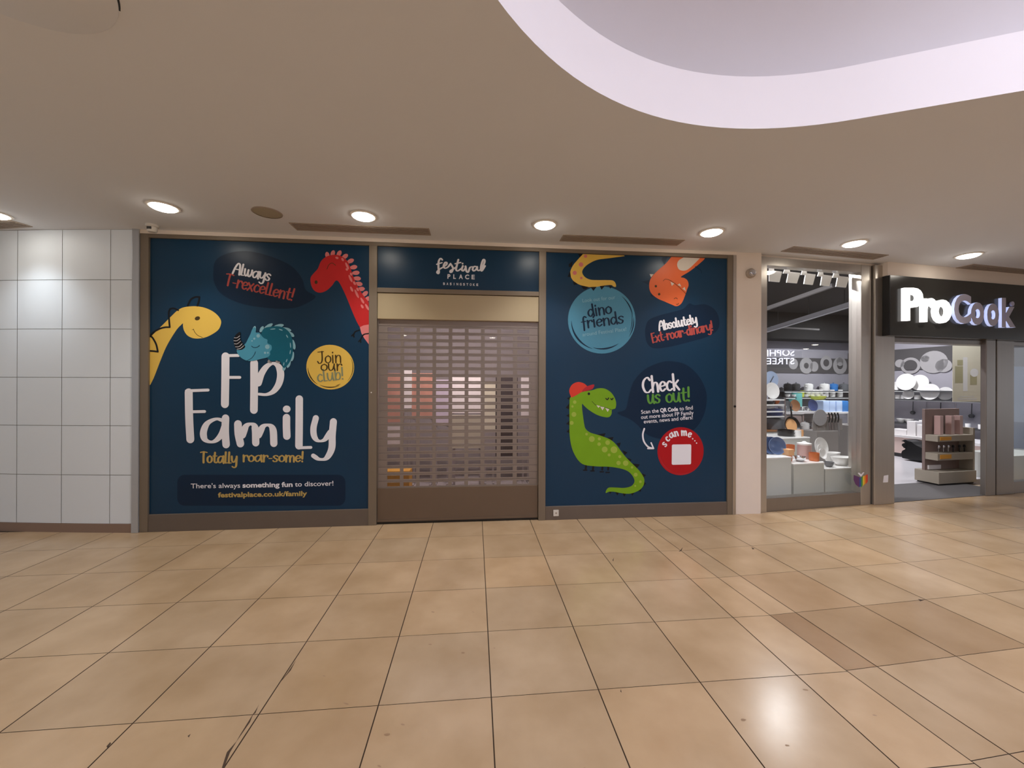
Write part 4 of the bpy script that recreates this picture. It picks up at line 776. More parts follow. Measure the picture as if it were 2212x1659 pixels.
# dark pictures band along the top of the walls
bm = bmesh.new(); box(bm, (-.2, TD-.02, 1.93), (SW, TD, 2.34), pw); box(bm, (SW-.02, .3, 1.98), (SW, TD-.02, 2.5), pw)
md = link('wall_mural', bm, 'graphite'); md.location = (0, 0, 0); tag(md, 'dark band of wall graphics with pale crockery shapes above the shelves of the glazed shop', 'mural')
bm = bmesh.new()
def ring_b(s, z, r0, r1): 
    for i in range(24):
        a, b = 2*math.pi*i/24, 2*math.pi*(i+1)/24
        bm.faces.new([bm.verts.new(W(s + r*math.cos(x), TD-.024, z + r*math.sin(x))) for r, x in ((r0,a),(r1,a),(r1,b),(r0,b))])
def ring_s(t, z, r0, r1):
    for i in range(24):
        a, b = 2*math.pi*i/24, 2*math.pi*(i+1)/24
        bm.faces.new([bm.verts.new(W(SW-.024, t + r*math.cos(x), z + r*math.sin(x))) for r, x in ((r0,a),(r1,a),(r1,b),(r0,b))])
for u, v, r0, r1 in ((1712,786,.0,.15),(1740,790,.08,.22),(1757,792,.0,.14),(1783,784,.1,.2),(1818,790,.1,.24),(1838,782,0,.12)): s, z = st(u, v, TD); ring_b(min(s, SW-.3), z, r0, r1)
for u, v, r0, r1 in ((1968,790,.14,.2),(2018,782,.0,.26),(2040,790,.0,.15),(2000,775,.0,.08),(1945,785,0,.1)): t, z = plane_s(u, v, SW); ring_s(t, z, r0, r1)
link_split('crockery_shape', bm, 'ring_grey', md)

# ceiling rails and lights
def beam(u0, v0, u1, v1, t0, t1, m, name, label, cat, r_=.05):
    a = plane_t(u0, v0, t0); b = plane_t(u1, v1, t1); bb_ = bmesh.new(); d = (b-a).normalized(); n_ = d.cross(Vector((0,0,1))).normalized(); up_ = n_.cross(d)
    vs = [bb_.verts.new(p + n_*x*r_ + up_*y*r_) for p in (a, b) for x, y in ((-1,-1),(1,-1),(1,1),(-1,1))]
    for f in ((0,1,2,3),(7,6,5,4),(0,4,5,1),(1,5,6,2),(2,6,7,3),(3,7,4,0)): bb_.faces.new([vs[i] for i in f])
    bmesh.ops.recalc_face_normals(bb_, faces=bb_.faces); return tag(link(name, bb_, m), label, cat)
beam(1655, 667, 1800, 616, 2.2, 1.0, 'ring_grey', 'ceiling_duct', 'grey square duct slanting under the black shop ceiling, nearest the window head', 'duct', .03)
lr = beam(1655, 714, 1862, 650, 3.6, 1.6, 'rail_white', 'lighting_rail', 'pale lighting rail slanting under the black shop ceiling', 'rail', .045)
b = bmesh.new()
for f_ in (.15, .5, .85):
    q = plane_t(1655, 714, 3.6).lerp(plane_t(1862, 650, 1.6), f_); tube(b, [q, Vector((q.x, q.y, ZT))], .008, 6)
link_split('hanger', b, 'dark_grey', lr)
beam(1665, 706, 1770, 712, 4.0, 3.4, 'ring_grey', 'ceiling_pipe', 'thin grey pipe below the lighting rail in the glazed shop', 'pipe', .018)
def rail_spot(u, v, t, label):
    p = plane_t(u, v, t); r = root('rail_spotlight', p, label, 'spotlight', 'rail spotlights in the glazed shop'); b = bmesh.new()
    lathe(b, [(0,.10),(.05,.10),(.05,0),(.042,0),(.042,.02)], p, 18); link('body', b, 'dark_grey', r, True)
    b = bmesh.new(); lathe(b, [(0,.004),(.042,.004)], p, 18); link('lamp', b, 'tube_glow', r)
rail_spot(1709, 702, 3.0, 'small lit spotlight on the lighting rail, in the left half of the shop window')  # glowing stand-in for a downlight reflected in the glass
rail_spot(1845, 668, 1.75, 'spotlight at the upper right end of the lighting rail behind the window')
for i, (s, t, ln, pw_) in enumerate(((.72, .76, 1.2, 78), (5.65, 2.7, .7, 90), (4.5, .44, 1.2, 26))):  # strips added out of sight to brighten the shop goods
    r = root('strip_light', W(s, t, 3.38), ['strip light on the black shop ceiling just behind the window head', 'strip light on the black shop ceiling deep inside, in line with the steel post', 'short strip light on the black shop ceiling inside the doorway'][i], 'light', 'strip lights on the black shop ceiling')
    b = bmesh.new(); box(b, (s-ln/2, t-.05, 3.39), (s+ln/2, t+.05, ZT-.002), pw); link('housing', b, 'white_plastic', r)
    b = bmesh.new(); box(b, (s-ln/2+.02, t-.04, 3.375), (s+ln/2-.02, t+.04, 3.39), pw); link('diffuser', b, 'tube_glow', r)
    lamp('strip_light_lamp', 'AREA', W(s, t, 3.35), pw_, (.96, .96, 1), ln, .1, rot=(0, 0, PA))
# white hanging cut-outs along the window head
for i, (x0, x1) in enumerate(((408,570),(585,795),(805,985),(1010,1190),(1195,1400),(1440,1560))):
    dx = (x0-400)*.085; lab = ['leftmost white cut-out hanging under the shop window head', 'second white cut-out from the left under the shop window head', 'third white cut-out from the left under the shop window head', 'fourth white cut-out from the left under the shop window head', 'fifth white cut-out from the left under the shop window head', 'rightmost white cut-out under the shop window head, by the steel post'][i]
    wd = x1-x0; P = [(x0+.12*wd,205+dx),(x0+.35*wd,205+dx),(x0+.4*wd,262+dx-8),(x1,268+dx),(x0+.8*wd,392+dx+4),(x0+.2*wd,388+dx-4),(x0+.3*wd,275+dx),(x0,272+dx)]
    if i == 0: P[0] = (412,200); P[5] = (412,385); P[6] = (412,300); P[7] = (412,230)
    if i == 5: P = [(1480,282),(1556,288),(1552,465),(1440,455),(1510,350),(1440,345)]
    bb_ = bmesh.new(); q = [st(*c7(p_), .16) for p_ in P]
    fr_v = [bb_.verts.new(W(s, .16, z)) for s, z in q]; bk = [bb_.verts.new(W(s, .172, z)) for s, z in q]; n_ = len(q)
    bb_.faces.new(fr_v); bb_.faces.new(bk[::-1])
    for k in range(n_): bb_.faces.new([fr_v[k], bk[k], bk[(k+1) % n_], fr_v[(k+1) % n_]])
    bmesh.ops.recalc_face_normals(bb_, faces=bb_.faces); tag(link('hanging_cutout', bb_, 'ceramic'), lab, 'window decoration', 'white cut-outs under the window head')

# ---- crockery builders (local shop coordinates)
def thing1(name, bm, m, label, cat, group=None, smooth=True): return tag(link(name, bm, m, None, smooth), label, cat, group)
PLATE = lambda r: [(0, 0), (r*.55, 0), (r*.62, .006), (r, .022), (r, .027), (r*.62, .012), (r*.55, .008), (0, .008)]
def plate_up(s, t, z, r, m, label, group=None, lean=12, yaw=0, name='plate'):      # plate standing on edge, facing the viewer
    b = bmesh.new(); rot = Matrix.Rotation(math.radians(yaw), 4, 'Z') @ Matrix.Rotation(math.radians(90 - lean), 4, 'X')
    lathe(b, PLATE(r), (s, t, z + r*math.cos(math.radians(lean))), 36, pw, rot); return thing1(name, b, m, label, 'plate', group)
def mug(s, t, z, r, h, m, label, cat='mug', group=None, name='mug', handle=1):
    r_ = root(name, W(s, t, z), label, cat, group); b = bmesh.new()
    lathe(b, [(0, 0), (r*.9, 0), (r, h*.1), (r, h), (r*.92, h), (r*.9, h*.12), (0, h*.1)], (s, t, z), 24, pw); link('body', b, m, r_, True)
    if handle:
        b = bmesh.new(); tube(b, [(s + handle*(r*.95 + r*.55*math.sin(a)), t, z + h*.5 + h*.3*math.cos(a)) for a in [math.pi*i/8 for i in range(9)]], r*.11, 8, pw); link('handle', b, m, r_, True)
    return r_
def bowl(s, t, z, r, h, m, label, cat='bowl', group=None, name='bowl', sy=1.0):
    b = bmesh.new(); lathe(b, [(0, 0), (r*.5, 0), (r*.85, h*.45), (r, h), (r*.95, h), (r*.8, h*.5), (r*.45, h*.12), (0, h*.1)], (s, t, z), 32, pw, sy=sy); return thing1(name, b, m, label, cat, group)
def pot(s, t, z, r, h, m, label, cat='pot', lid=None, name='cooking_pot', group=None, knob='chrome'):
    r_ = root(name, W(s, t, z), label, cat, group); b = bmesh.new(); lathe(b, [(0, 0), (r*.95, 0), (r, h*.08), (r, h), (r*.94, h), (r*.92, h*.1), (0, h*.08)], (s, t, z), 28, pw); link('body', b, m, r_, True)
    b = bmesh.new()
    for sg in (-1, 1): tube(b, [(s + sg*r, t-.03, z+h*.75), (s + sg*(r+.035), t-.025, z+h*.78), (s + sg*(r+.035), t+.025, z+h*.78), (s + sg*r, t+.03, z+h*.75)], .007, 6, pw)
    link('handles', b, m, r_, True)
    if lid:
        b = bmesh.new(); lathe(b, [(r*1.02, 0), (r*1.02, .012), (r*.6, .035), (0, .042)], (s, t, z+h), 28, pw); l_ = link('lid', b, lid, r_, True)
        b = bmesh.new(); lathe(b, [(.012, .04), (.018, .06), (.02, .068), (0, .072)], (s, t, z+h), 14, pw); link('knob', b, knob, l_, True)
    return r_
c8 = crop(1590, 810, 5.53)
def pos(x, y, t): return st(*c8((x, y)), t)
# ---- plinths
PT = .25
pl_top = []
for i, (x0, x1, yt, lab) in enumerate(((330,662,985,'tall white display plinth at the left of the shop window, under the blue plates'), (690,1052,1052,'middle white display plinth in the shop window, under the orange cup'), (1066,1412,1112,'lowest white display plinth in the shop window, under the oval dishes'))):
    s0, z = pos(x0, yt, PT); s1, z1 = pos(x1, yt, PT); z = (z+z1)/2; pl_top.append(z); r = root('display_plinth', W((s0+s1)/2, PT+.23, .004), lab, 'plinth', 'white display plinths in the shop window')
    b = bmesh.new(); box(b, (s0, PT, .004), (s1, PT+.46, z-.02), pw, bev=.003); link('body', b, 'plinth', r); b = bmesh.new(); box(b, (s0-.004, PT-.004, z-.02), (s1+.004, PT+.464, z), pw, bev=.003); link('top', b, 'ceramic', r)
s0, z3 = pos(560, 752, .95); s1, _ = pos(882, 745, .95)
r = root('display_plinth', W((s0+s1)/2, 1.2, .004), 'tallest white display plinth behind the others, under the black pans', 'plinth', 'white display plinths in the shop window')
b = bmesh.new(); box(b, (s0, .95, .004), (s1, 1.45, z3-.02), pw, bev=.003); link('body', b, 'plinth', r); b = bmesh.new(); box(b, (s0-.004, .946, z3-.02), (s1+.004, 1.454, z3), pw, bev=.003); link('top', b, 'ceramic', r)
# ---- on the left plinth: four blue plates in a row
z = pl_top[0]
for i, x in enumerate((415, 440, 468, 512)):
    s, _ = pos(x, 900, PT+.15); rr_ = (pos(600, 850, PT+.12)[0] - pos(425, 850, PT+.12)[0])/2
    r = root('plate', W(s, PT+.30-.035*i, z), ['hindmost of the four blue plates standing on the left plinth', 'second from the back of the four blue plates on the left plinth', 'third of the four blue plates on the left plinth, just behind the front one', 'front blue plate of the four standing on the left plinth'][i], 'plate', 'blue plates standing on the left plinth')
    rot = Matrix.Rotation(math.radians(-10), 4, 'Z') @ Matrix.Rotation(math.radians(80), 4, 'X'); b = bmesh.new(); lathe(b, PLATE(rr_), (s, PT+.30-.035*i, z + rr_), 40, pw, rot); link('dish', b, 'ceramic_blue', r, True)
    b = bmesh.new(); lathe(b, [(rr_*.985, .0225), (rr_*1.004, .0225), (rr_*1.004, .0285), (rr_*.985, .0285), (rr_*.985, .0225)], (s, PT+.30-.035*i, z + rr_), 40, pw, rot); link('rim', b, 'ceramic_lip', r, True)
s, _ = pos(648, 900, PT+.36); mug(s, PT+.36, z, .055, .10, 'orange_clay', 'orange glass tumbler behind the blue plates on the left plinth', 'tumbler', name='tumbler', handle=0)
s, _ = pos(625, 955, PT+.12); bb_ = bmesh.new(); box(bb_, (s-.05, PT+.07, z), (s+.045, PT+.17, z+.085), pw, bev=.004); thing1('small_box', bb_, 'enamel_cream', 'small peach box beside the blue plates on the left plinth', 'box', smooth=False)
# ---- middle plinth
z = pl_top[1]
s, _ = pos(815, 940, PT+.3)
r = root('canister', W(s, PT+.3, z), 'tall pink canister with a pale lid on the middle plinth', 'canister'); b = bmesh.new(); lathe(b, [(0,0),(.085,0),(.088,.01),(.088,.2),(0,.2)], (s, PT+.3, z), 30, pw); link('body', b, 'pink_clay', r, True); b = bmesh.new(); lathe(b, [(.09,.2),(.09,.222),(.03,.235),(.018,.25),(0,.252)], (s, PT+.3, z), 30, pw); link('lid', b, 'ceramic', r, True)
s, _ = pos(762, 1000, PT+.12); bowl(s, PT+.12, z, .075, .07, 'chrome', 'small clear glass dish at the front of the middle plinth', 'dish', name='glass_dish')
s, _ = pos(932, 985, PT+.12); mug(s, PT+.12, z, .062, .115, 'orange_clay', 'orange cup with a white rim at the front of the middle plinth', 'cup', name='cup', handle=0)
s, _ = pos(720, 975, PT+.1); mug(s-.03, PT+.18, z, .036, .17, 'orange_clay', 'slim orange vase at the left end of the middle plinth', 'vase', name='vase', handle=0)
s, _ = pos(1000, 920, PT+.36); plate_up(s, PT+.36, z, .145, 'ceramic', 'large white plate standing at the back of the middle plinth', lean=10, yaw=8)
s, _ = pos(1022, 960, PT+.27); plate_up(s, PT+.29, z, .10, 'ceramic', 'smaller white plate standing in front of the large white plate', lean=14, yaw=8)
s, _ = pos(1034, 985, PT+.2); plate_up(s, PT+.22, z, .075, 'ceramic', 'smallest white saucer leaning before the white plates on the middle plinth', lean=16, yaw=8, name='saucer')
# ---- right plinth
z = pl_top[2]
s, _ = pos(1150, 1000, PT+.34); bowl(s, PT+.355, z, .14, .15, 'ceramic', 'deep white baking dish at the back of the lowest plinth', 'dish', name='baking_dish', sy=.6)
s, _ = pos(1258, 1040, PT+.17); bowl(s, PT+.16, z, .165, .12, 'ceramic', 'wide white oval baking dish on the lowest plinth', 'dish', name='baking_dish', sy=.6)
s, _ = pos(1108, 1080, PT+.1); bowl(s, PT+.1, z, .062, .07, 'grey_pot', 'small grey bowl at the front of the lowest plinth', name='bowl')
# ---- tallest plinth
z = z3
s, _ = pos(596, 720, 1.15); pot(s, 1.15, z, .115, .10, 'pan_black', 'shallow black casserole on the tallest plinth', 'casserole', name='casserole')
s, _ = pos(652, 620, 1.3)
r = root('frying_pan', W(s, 1.3, z), 'black frying pan with a peach inside, standing up on the tallest plinth', 'pan'); rot = Matrix.Rotation(math.radians(76), 4, 'X')
b = bmesh.new(); lathe(b, [(0,0),(.12,0),(.15,.04),(.145,.042),(.115,.008),(0,.008)], (s, 1.3, z+.15), 32, pw, rot); link('body', b, 'pan_black', r, True)
b = bmesh.new(); lathe(b, [(0,.012),(.112,.012)], (s, 1.298, z+.15), 32, pw, rot); link('cooking_surface', b, 'enamel_cream', r)
b = bmesh.new(); tube(b, [(s, 1.28, z+.29), (s-.01, 1.28, z+.38), (s-.015, 1.29, z+.47)], [.014,.011,.013], 8, pw); link('handle', b, 'pan_black', r, True)
s, _ = pos(735, 715, 1.05); mug(s, 1.05, z, .05, .1, 'ceramic', 'white mug on the tallest plinth beside the peach one', name='mug', handle=-1)
s, _ = pos(780, 715, 1.05); mug(s+.015, 1.09, z, .05, .1, 'enamel_cream', 'peach mug at the right end of the tallest plinth', name='mug')
# ---- chrome shelf rack on the left
RT = 2.0; sA, _ = pos(330, 600, RT); sB, _ = pos(585, 600, RT); shelf_z = [pos(480, y, RT)[1] for y in (292, 352, 432, 492, 662)]
r = root('shelf_rack', W((sA+sB)/2, RT+.2, .004), 'chrome rack of cookware shelves at the left behind the window plinths', 'rack')
for s in (sA, sB):
    for t in (RT, RT+.42): b = bmesh.new(); tube(b, [(s, t, .004), (s, t, shelf_z[0]+.03)], .014, 8, pw); link('upright', b, 'chrome', r, True)
for i, z in enumerate(shelf_z): b = bmesh.new(); box(b, (sA, RT, z-.022), (sB, RT+.42, z), pw); link('shelf', b, 'ceramic' if i < 4 else 'wood', r)
b = bmesh.new(); box(b, (sA-.01, RT+.02, .004), (sB+.01, RT+.4, shelf_z[4]-.03), pw); link('base_cabinet', b, 'plinth', r)
sp_, _ = pos(422, 230, RT+.2); plate_up(sp_, RT+.2, shelf_z[0], .16, 'ceramic', 'round white plate standing on top of the chrome rack', lean=8)
s, _ = pos(440, 430, RT+.2)
def on(x, i, t=RT+.2): return pos(x, 400, t)[0], t, shelf_z[i]
s, t, z = on(405, 1); bowl(s, t, z, .09, .05, 'grey_pot', 'grey bowl on the upper shelf of the chrome rack'); s, t, z = on(480, 1); bowl(s, t, z, .065, .085, 'orange_clay', 'orange bowl on the upper shelf of the chrome rack')
s, t, z = on(410, 2); bowl(s, t, z, .07, .08, 'ceramic', 'white bowl at the left of the second shelf of the chrome rack'); s, t, z = on(550, 2); bowl(s, t, z, .075, .08, 'ceramic', 'white bowl at the right of the second shelf of the chrome rack')
s, t, z = on(440, 3); pot(s, t, z, .16, .10, 'blue_pot', 'wide dark blue pot on the third shelf of the chrome rack', lid='blue_pot')
s, t, z = on(455, 4); pot(s, t, z, .17, .19, 'grey_pot', 'tall grey stock pot on the wooden shelf of the chrome rack', lid='grey_pot')
s, t, z = on(550, 4, RT+.1); mug(s-.02, t, z, .035, .09, 'chrome', 'small steel cup beside the grey stock pot on the wooden shelf', 'cup', name='cup', handle=0)
# large pale blue round plate picture and blue pan
s, z = pos(410, 60, 2.9); r = root('wall_clock', W(s, 2.9, z-.28), 'pale blue round panel with a dark hand line, high behind the left post', 'round panel')
b = bmesh.new(); lathe(b, [(0,.02),(.185,.02),(.19,.01),(.19,0),(0,0)], (s, 2.9, z), 40, pw, R90); link('face', b, 'pale_blue', r, True)
b = bmesh.new(); tube(b, [(s-.06, 2.875, z-.10), (s+.06, 2.875, z+.08)], .008, 6, pw); link('hand', b, 'dark_grey', r)
b = bmesh.new(); tube(b, [(s, 2.93, z), (s, 2.93, .004)], .018, 8, pw); lathe(b, [(0,.02),(.16,.02),(.16,0)], (s, 2.93, .004), 20, pw); link('stand', b, 'chrome', r, True)
# ---- back wall shelving
SHS = [pos(900, 190, TD-.15)[1], pos(900, 263, TD-.15)[1]]
sL, sR = 4.9, SW-.02
for i, z in enumerate(SHS):
    r = root('wall_shelf', W((sL+sR)/2, TD-.15, z), ['upper wall shelf of pans and bowls at the back of the glazed shop', 'lower wall shelf of white mugs at the back of the glazed shop'][i], 'shelf')
    b = bmesh.new(); box(b, (sL, TD-.32, z-.025), (sR, TD, z), pw); link('board', b, 'dark_grey', r); b = bmesh.new(); box(b, (sL+.1, TD-.30, z-.035), (sR-.1, TD-.27, z-.025), pw); link('light_strip', b, 'sign_lit', r)
for i, x in enumerate((850, 900, 950, 1000, 1065, 1145, 1235)):
    s, _ = pos(x, 235, TD-.18)
    if s < sR-.1: mug(s, TD-.18, SHS[1],  .075, .2, 'ceramic', 'white storage jar in the row on the lower back shelf of the glazed shop', 'jar', 'white jars on the lower back shelf', 'storage_jar', 0)
for i, (x, m_, nm) in enumerate(((615,'grey_pot','grey'),(690,'chrome','steel'),(770,'lime','lime green'))): s, _ = pos(x, 235, TD-.18); mug(s, TD-.18, SHS[1], .085, .17, m_, nm + ' cup left of the white jars on the lower back shelf', 'cup', None, 'cup', 0)
for i, (x, r0, m_, lab) in enumerate(((620,.17,'pan_black','black saucepan at the left end of the upper back shelf'),(720,.18,'dark_grey','dark grey saucepan on the upper back shelf'),(870,.19,'ceramic','white casserole on the upper back shelf'),(1060,.22,'ceramic','large white casserole on the upper back shelf'),(1165,.2,'bright_blue','blue casserole on the upper back shelf'),(1290,.2,'grey_pot','grey casserole at the right end of the upper back shelf'))):
    s, _ = pos(x, 130, TD-.18)
    if s < sR-.15: pot(s, TD-.17, SHS[0], r0*.52, .16, m_, lab, 'casserole', lid=m_, name='casserole')
# counter along the back with drawers
ZB = pos(850, 445, TD-.6)[1]; r = root('counter', W(6, TD-.35, .004), 'long back counter with grey cupboard fronts and a white worktop in the glazed shop', 'counter')
b = bmesh.new(); box(b, (3.6, TD-.62, .004), (SW-1.2, TD-.02, ZB-.04), pw); link('carcass', b, 'counter_grey', r); b = bmesh.new(); box(b, (3.56, TD-.66, ZB-.04), (SW-1.16, TD-.01, ZB), pw); link('worktop', b, 'counter_white', r)
for k in range(5): d_ = sbox('door', (3.65+k*.5, TD-.64, .1), (4.1+k*.5, TD-.62, ZB-.08), 'card_mauve', r); sbox('handle', (3.8+k*.5, TD-.655, ZB-.14), (3.95+k*.5, TD-.64, ZB-.12), 'chrome', d_)
for i, (x, r0, n_) in enumerate(((850,.19,5),)):
    s, _ = pos(x, 420, TD-.4)
    for k in range(n_): b = bmesh.new(); lathe(b, PLATE(r0*(1-.08*k)), (s, TD-.4, ZB+.024*k), 30, pw); thing1('plate', b, 'ceramic', 'white plate in the stack on the back counter', 'plate', 'stack of white plates on the back counter')
for x, m_, r0, h0, lab in ((745,'ceramic',.1,.13,'white jug at the left of the plate stack on the back counter'),(985,'ceramic',.15,.30,'tall white crock on the back counter under the lime dish'),(770,'teal_glass',.15,.48,'tall teal glass jar on the back counter')): s, _ = pos(x, 400, TD-.35); mug(s, TD-.35+(.15 if x == 770 else 0), ZB, r0, h0, m_, lab, 'jar', None, 'jar', 0)
s, _ = pos(972, 320, TD-.35); bowl(s, TD-.35, ZB+.30, .2, .1, 'lime', 'lime yellow dish on top of the tall white crock')
for i, (x, m_) in enumerate(((1080,'pale_blue'),(1155,'pale_blue'),(1238,'pale_blue'),(1310,'bright_blue'))):
    s, z = pos(x, 445, 3.3); b = bmesh.new(); box(b, (s-.09, 3.3, z), (s+.09, 3.5, z+.27), pw, bev=.02); thing1('storage_tin', b, m_, ['leftmost pale blue storage tin on the side table behind the knives','middle pale blue storage tin on the side table behind the knives','third pale blue storage tin on the side table behind the knives','bright blue storage tin at the right end of the side table'][i], 'tin', 'blue storage tins on the side table')
sa, za = pos(1010, 446, 3.2); sb_, _ = pos(1400, 446, 3.2)
r = root('side_table', W((sa+sb_)/2, 3.4, .004), 'pale side table carrying the row of blue tins in the glazed shop', 'table'); b = bmesh.new(); box(b, (sa, 3.2, za-.04), (sb_, 3.6, za), pw); link('top', b, 'counter_white', r)
for s in (sa+.03, sb_-.06):
    for t in (3.23, 3.54): sbox('leg', (s, t, .004), (s+.03, t+.03, za-.04), 'chrome', r)
# rows of small ware that fill the shelves
for i in range(9):
    mug(5.15 + i*.115, TD-.52 + (i % 2)*.05, ZB, .035, .13, 'chrome', 'steel tumbler in the row along the front of the back counter', 'tumbler', 'steel tumblers on the back counter', 'tumbler', 0)
for i in range(7):
    bowl(5.1 + i*.19, TD-.26, SHS[1]+.001, .06, .07, 'ceramic', 'small white bowl in the row behind the jars on the lower back shelf', 'bowl', 'small white bowls on the lower back shelf')
for i, (x, m_, r0) in enumerate(((605,'grey_pot',.12),(695,'wood',.13),(905,'blue_pot',.13))):
    s, z = pos(x, 505, 3.0); b = bmesh.new(); lathe(b, PLATE(r0), (s, 3.0, 1.02+r0), 30, pw, Matrix.Rotation(math.radians(80), 4, 'X')); thing1('tray', b, m_, ['round grey tray standing on the low bench behind the black pan', 'round wooden tray standing on the low bench behind the black pan', 'round dark blue tray standing on the low bench, right end'][i], 'tray')
sa2, _ = pos(560, 505, 2.9); sb2, _ = pos(985, 505, 2.9)
r = root('low_bench', W((sa2+sb2)/2, 3.05, .004), 'long low display bench with a brown shelf behind the tallest plinth', 'bench')
sbox('top', (sa2, 2.85, .98), (sb2, 3.2, 1.02), 'counter_white', r); sbox('shelf', (sa2+.03, 2.88, .55), (sb2-.03, 3.17, .58), 'wood', r)
for s in (sa2+.02, sb2-.06): sbox('side_panel', (s, 2.86, .004), (s+.04, 3.19, .98), 'counter_grey', r)
for i, x in enumerate((620, 720, 830, 930)):
    s, _ = pos(x, 640, 3.0); pot(s, 3.02, .58, .085, .16, ['pan_black','grey_pot','ceramic','chrome'][i], ['black pot on the lower shelf of the low bench','grey pot on the lower shelf of the low bench','white pot on the lower shelf of the low bench','steel pot on the lower shelf of the low bench'][i], 'pot', lid=['pan_black','grey_pot','ceramic','chrome'][i])
# knife display
KT = 1.7; s0, z0 = pos(960, 930, KT); s1, z1 = pos(1225, 590, KT)
r = root('knife_stand', W((s0+s1)/2, KT+.1, .004), 'grey knife display stand with a round top board in the shop window', 'display stand')
b = bmesh.new(); box(b, (s0, KT, .004), (s1, KT+.35, z1-.12), pw, bev=.01); link('cabinet', b, 'counter_grey', r)
s, z = pos(1060, 515, KT); b = bmesh.new(); lathe(b, [(0,.02),(.15,.02),(.155,.01),(.15,0),(0,0)], (s, KT+.1, z), 36, pw, R90); link('round_board', b, 'ring_grey', r, True)
b = bmesh.new(); box(b, (s-.05, KT+.1, z1-.13), (s+.05, KT+.12, z-.12), pw); box(b, (s0+.05, KT+.105, z1-.125), (s1+.22, KT+.12, z-.02), pw); link('back_panel', b, 'counter_grey', r)
for i, x in enumerate((1160, 1195, 1232, 1268)):
    s, zt = pos(x, 455, KT); _, zm = pos(x, 572, KT); _, zb = pos(x, 740, KT); kr = root('kitchen_knife', W(s, KT+.08, zb), ['leftmost black handled knife on the knife stand','second black handled knife on the knife stand','third black handled knife on the knife stand','rightmost black handled knife on the knife stand'][i], 'knife', 'knives on the knife stand')
    b = bmesh.new(); tube(b, [(s-.02, KT+.07, zt), (s+.006, KT+.07, (zt*2+zm)/3), (s+.006, KT+.07, (zt+zm*2)/3), (s-.012, KT+.07, zm)], [.013,.011,.012,.012], 8, pw); link('handle', b, 'pan_black', kr, True)
    b = bmesh.new(); vs = [b.verts.new(W(s+dx, KT+.07+dy, zz)) for dy in (0, .003) for dx, zz in ((-.02, zm), (.012, zm), (.035, (zm+zb)/2), (.04, zb), (-.004, (zm+zb)/2))]
    b.faces.new(vs[:5]); b.faces.new(vs[5:][::-1]); [b.faces.new([vs[k], vs[(k+1) % 5], vs[5+(k+1) % 5], vs[5+k]]) for k in range(5)]; bmesh.ops.recalc_face_normals(b, faces=b.faces); link('blade', b, 'chrome', kr)
# oven and shelf unit right of the knives
s0, z0 = pos(1330, 800, 2.6); s1, z1 = pos(1468, 600, 2.6); r = root('shelf_unit', W((s0+s1)/2, 2.8, .004), 'grey shelf unit with a dark opening right of the knife stand', 'shelf unit')
b = bmesh.new(); box(b, (s0, 2.6, .004), (s1+.3, 3.0, z1), pw); link('body', b, 'counter_grey', r); zz = pos(1400, 650, 2.6)[1]; z9 = pos(1400, 735, 2.6)[1]; b = bmesh.new(); box(b, (s0+.04, 2.585, z9), (s1+.2, 2.6, zz), pw); link('dark_opening', b, 'black', r)
s, _ = pos(1400, 560, 2.75); r = mug(s, 2.75, z1, .10, .24, 'ceramic', 'white jug on the grey shelf unit right of the knives', 'jug', None, 'jug', 1)
# hearts sticker on the steel post
hr = root('heart_sticker', plane_t(1859, 1050, -.006), 'rainbow striped heart sticker low on the steel post beside the shop window', 'sticker')
hp = Pl('t', -.0065); c8s = lambda P: [c8(p) for p in P]
hs = [(1490,1215),(1455,1168),(1415,1180),(1402,1240),(1420,1300),(1460,1340),(1492,1362),(1530,1330),(1562,1280),(1572,1215),(1548,1172),(1520,1165)]
bm = bmesh.new(); fill(bm, c8s([(1490,1225),(1405,1195),(1402,1250),(1425,1305),(1470,1345)]), hp, .001, smooth=False); link('purple_stripe', bm, 'pride5', hr)
for i, (a, b_) in enumerate(((0,1),(1,2),(2,3),(3,4),(4,5))):
    f0, f1 = a/5, b_/5; P = [(1575-75*f0-10, 1195+30*f0+ (0)),(1575-75*f1-10, 1195+30*f1),(1500-25*f1+0, 1300+50*f1),(1545-60*f0, 1310+45*f0)]
    bm = bmesh.new(); x0, x1 = 1572-100*f0, 1572-100*f1; fill(bm, c8s([(x0, 1185+45*f0),(x1, 1185+45*f1),(x1, 1290+75*f1 if f1 < .85 else 1340),(x0, 1270+75*f0 if f0 < .85 else 1345)]), hp, .0012+.0003*i, smooth=False); link('colour_stripe', bm, 'pride%d' % i, hr)
bm = bmesh.new(); fill(bm, c8s([(1450,1172),(1490,1215),(1530,1165),(1515,1160),(1490,1185),(1465,1165)]), hp, .003, smooth=False); link('pale_chevron', bm, 'vinyl_white', hr)
c10 = crop(1870, 810, 5.72)
bm = bmesh.new(); fill(bm, [c10(p) for p in ((222,1245),(280,1235),(275,1325),(212,1330))], Pl('t', -.041), .001, smooth=False); tag(link('white_sticker', bm, 'vinyl_white'), 'small white square sticker low on the broad steel door post', 'sticker')
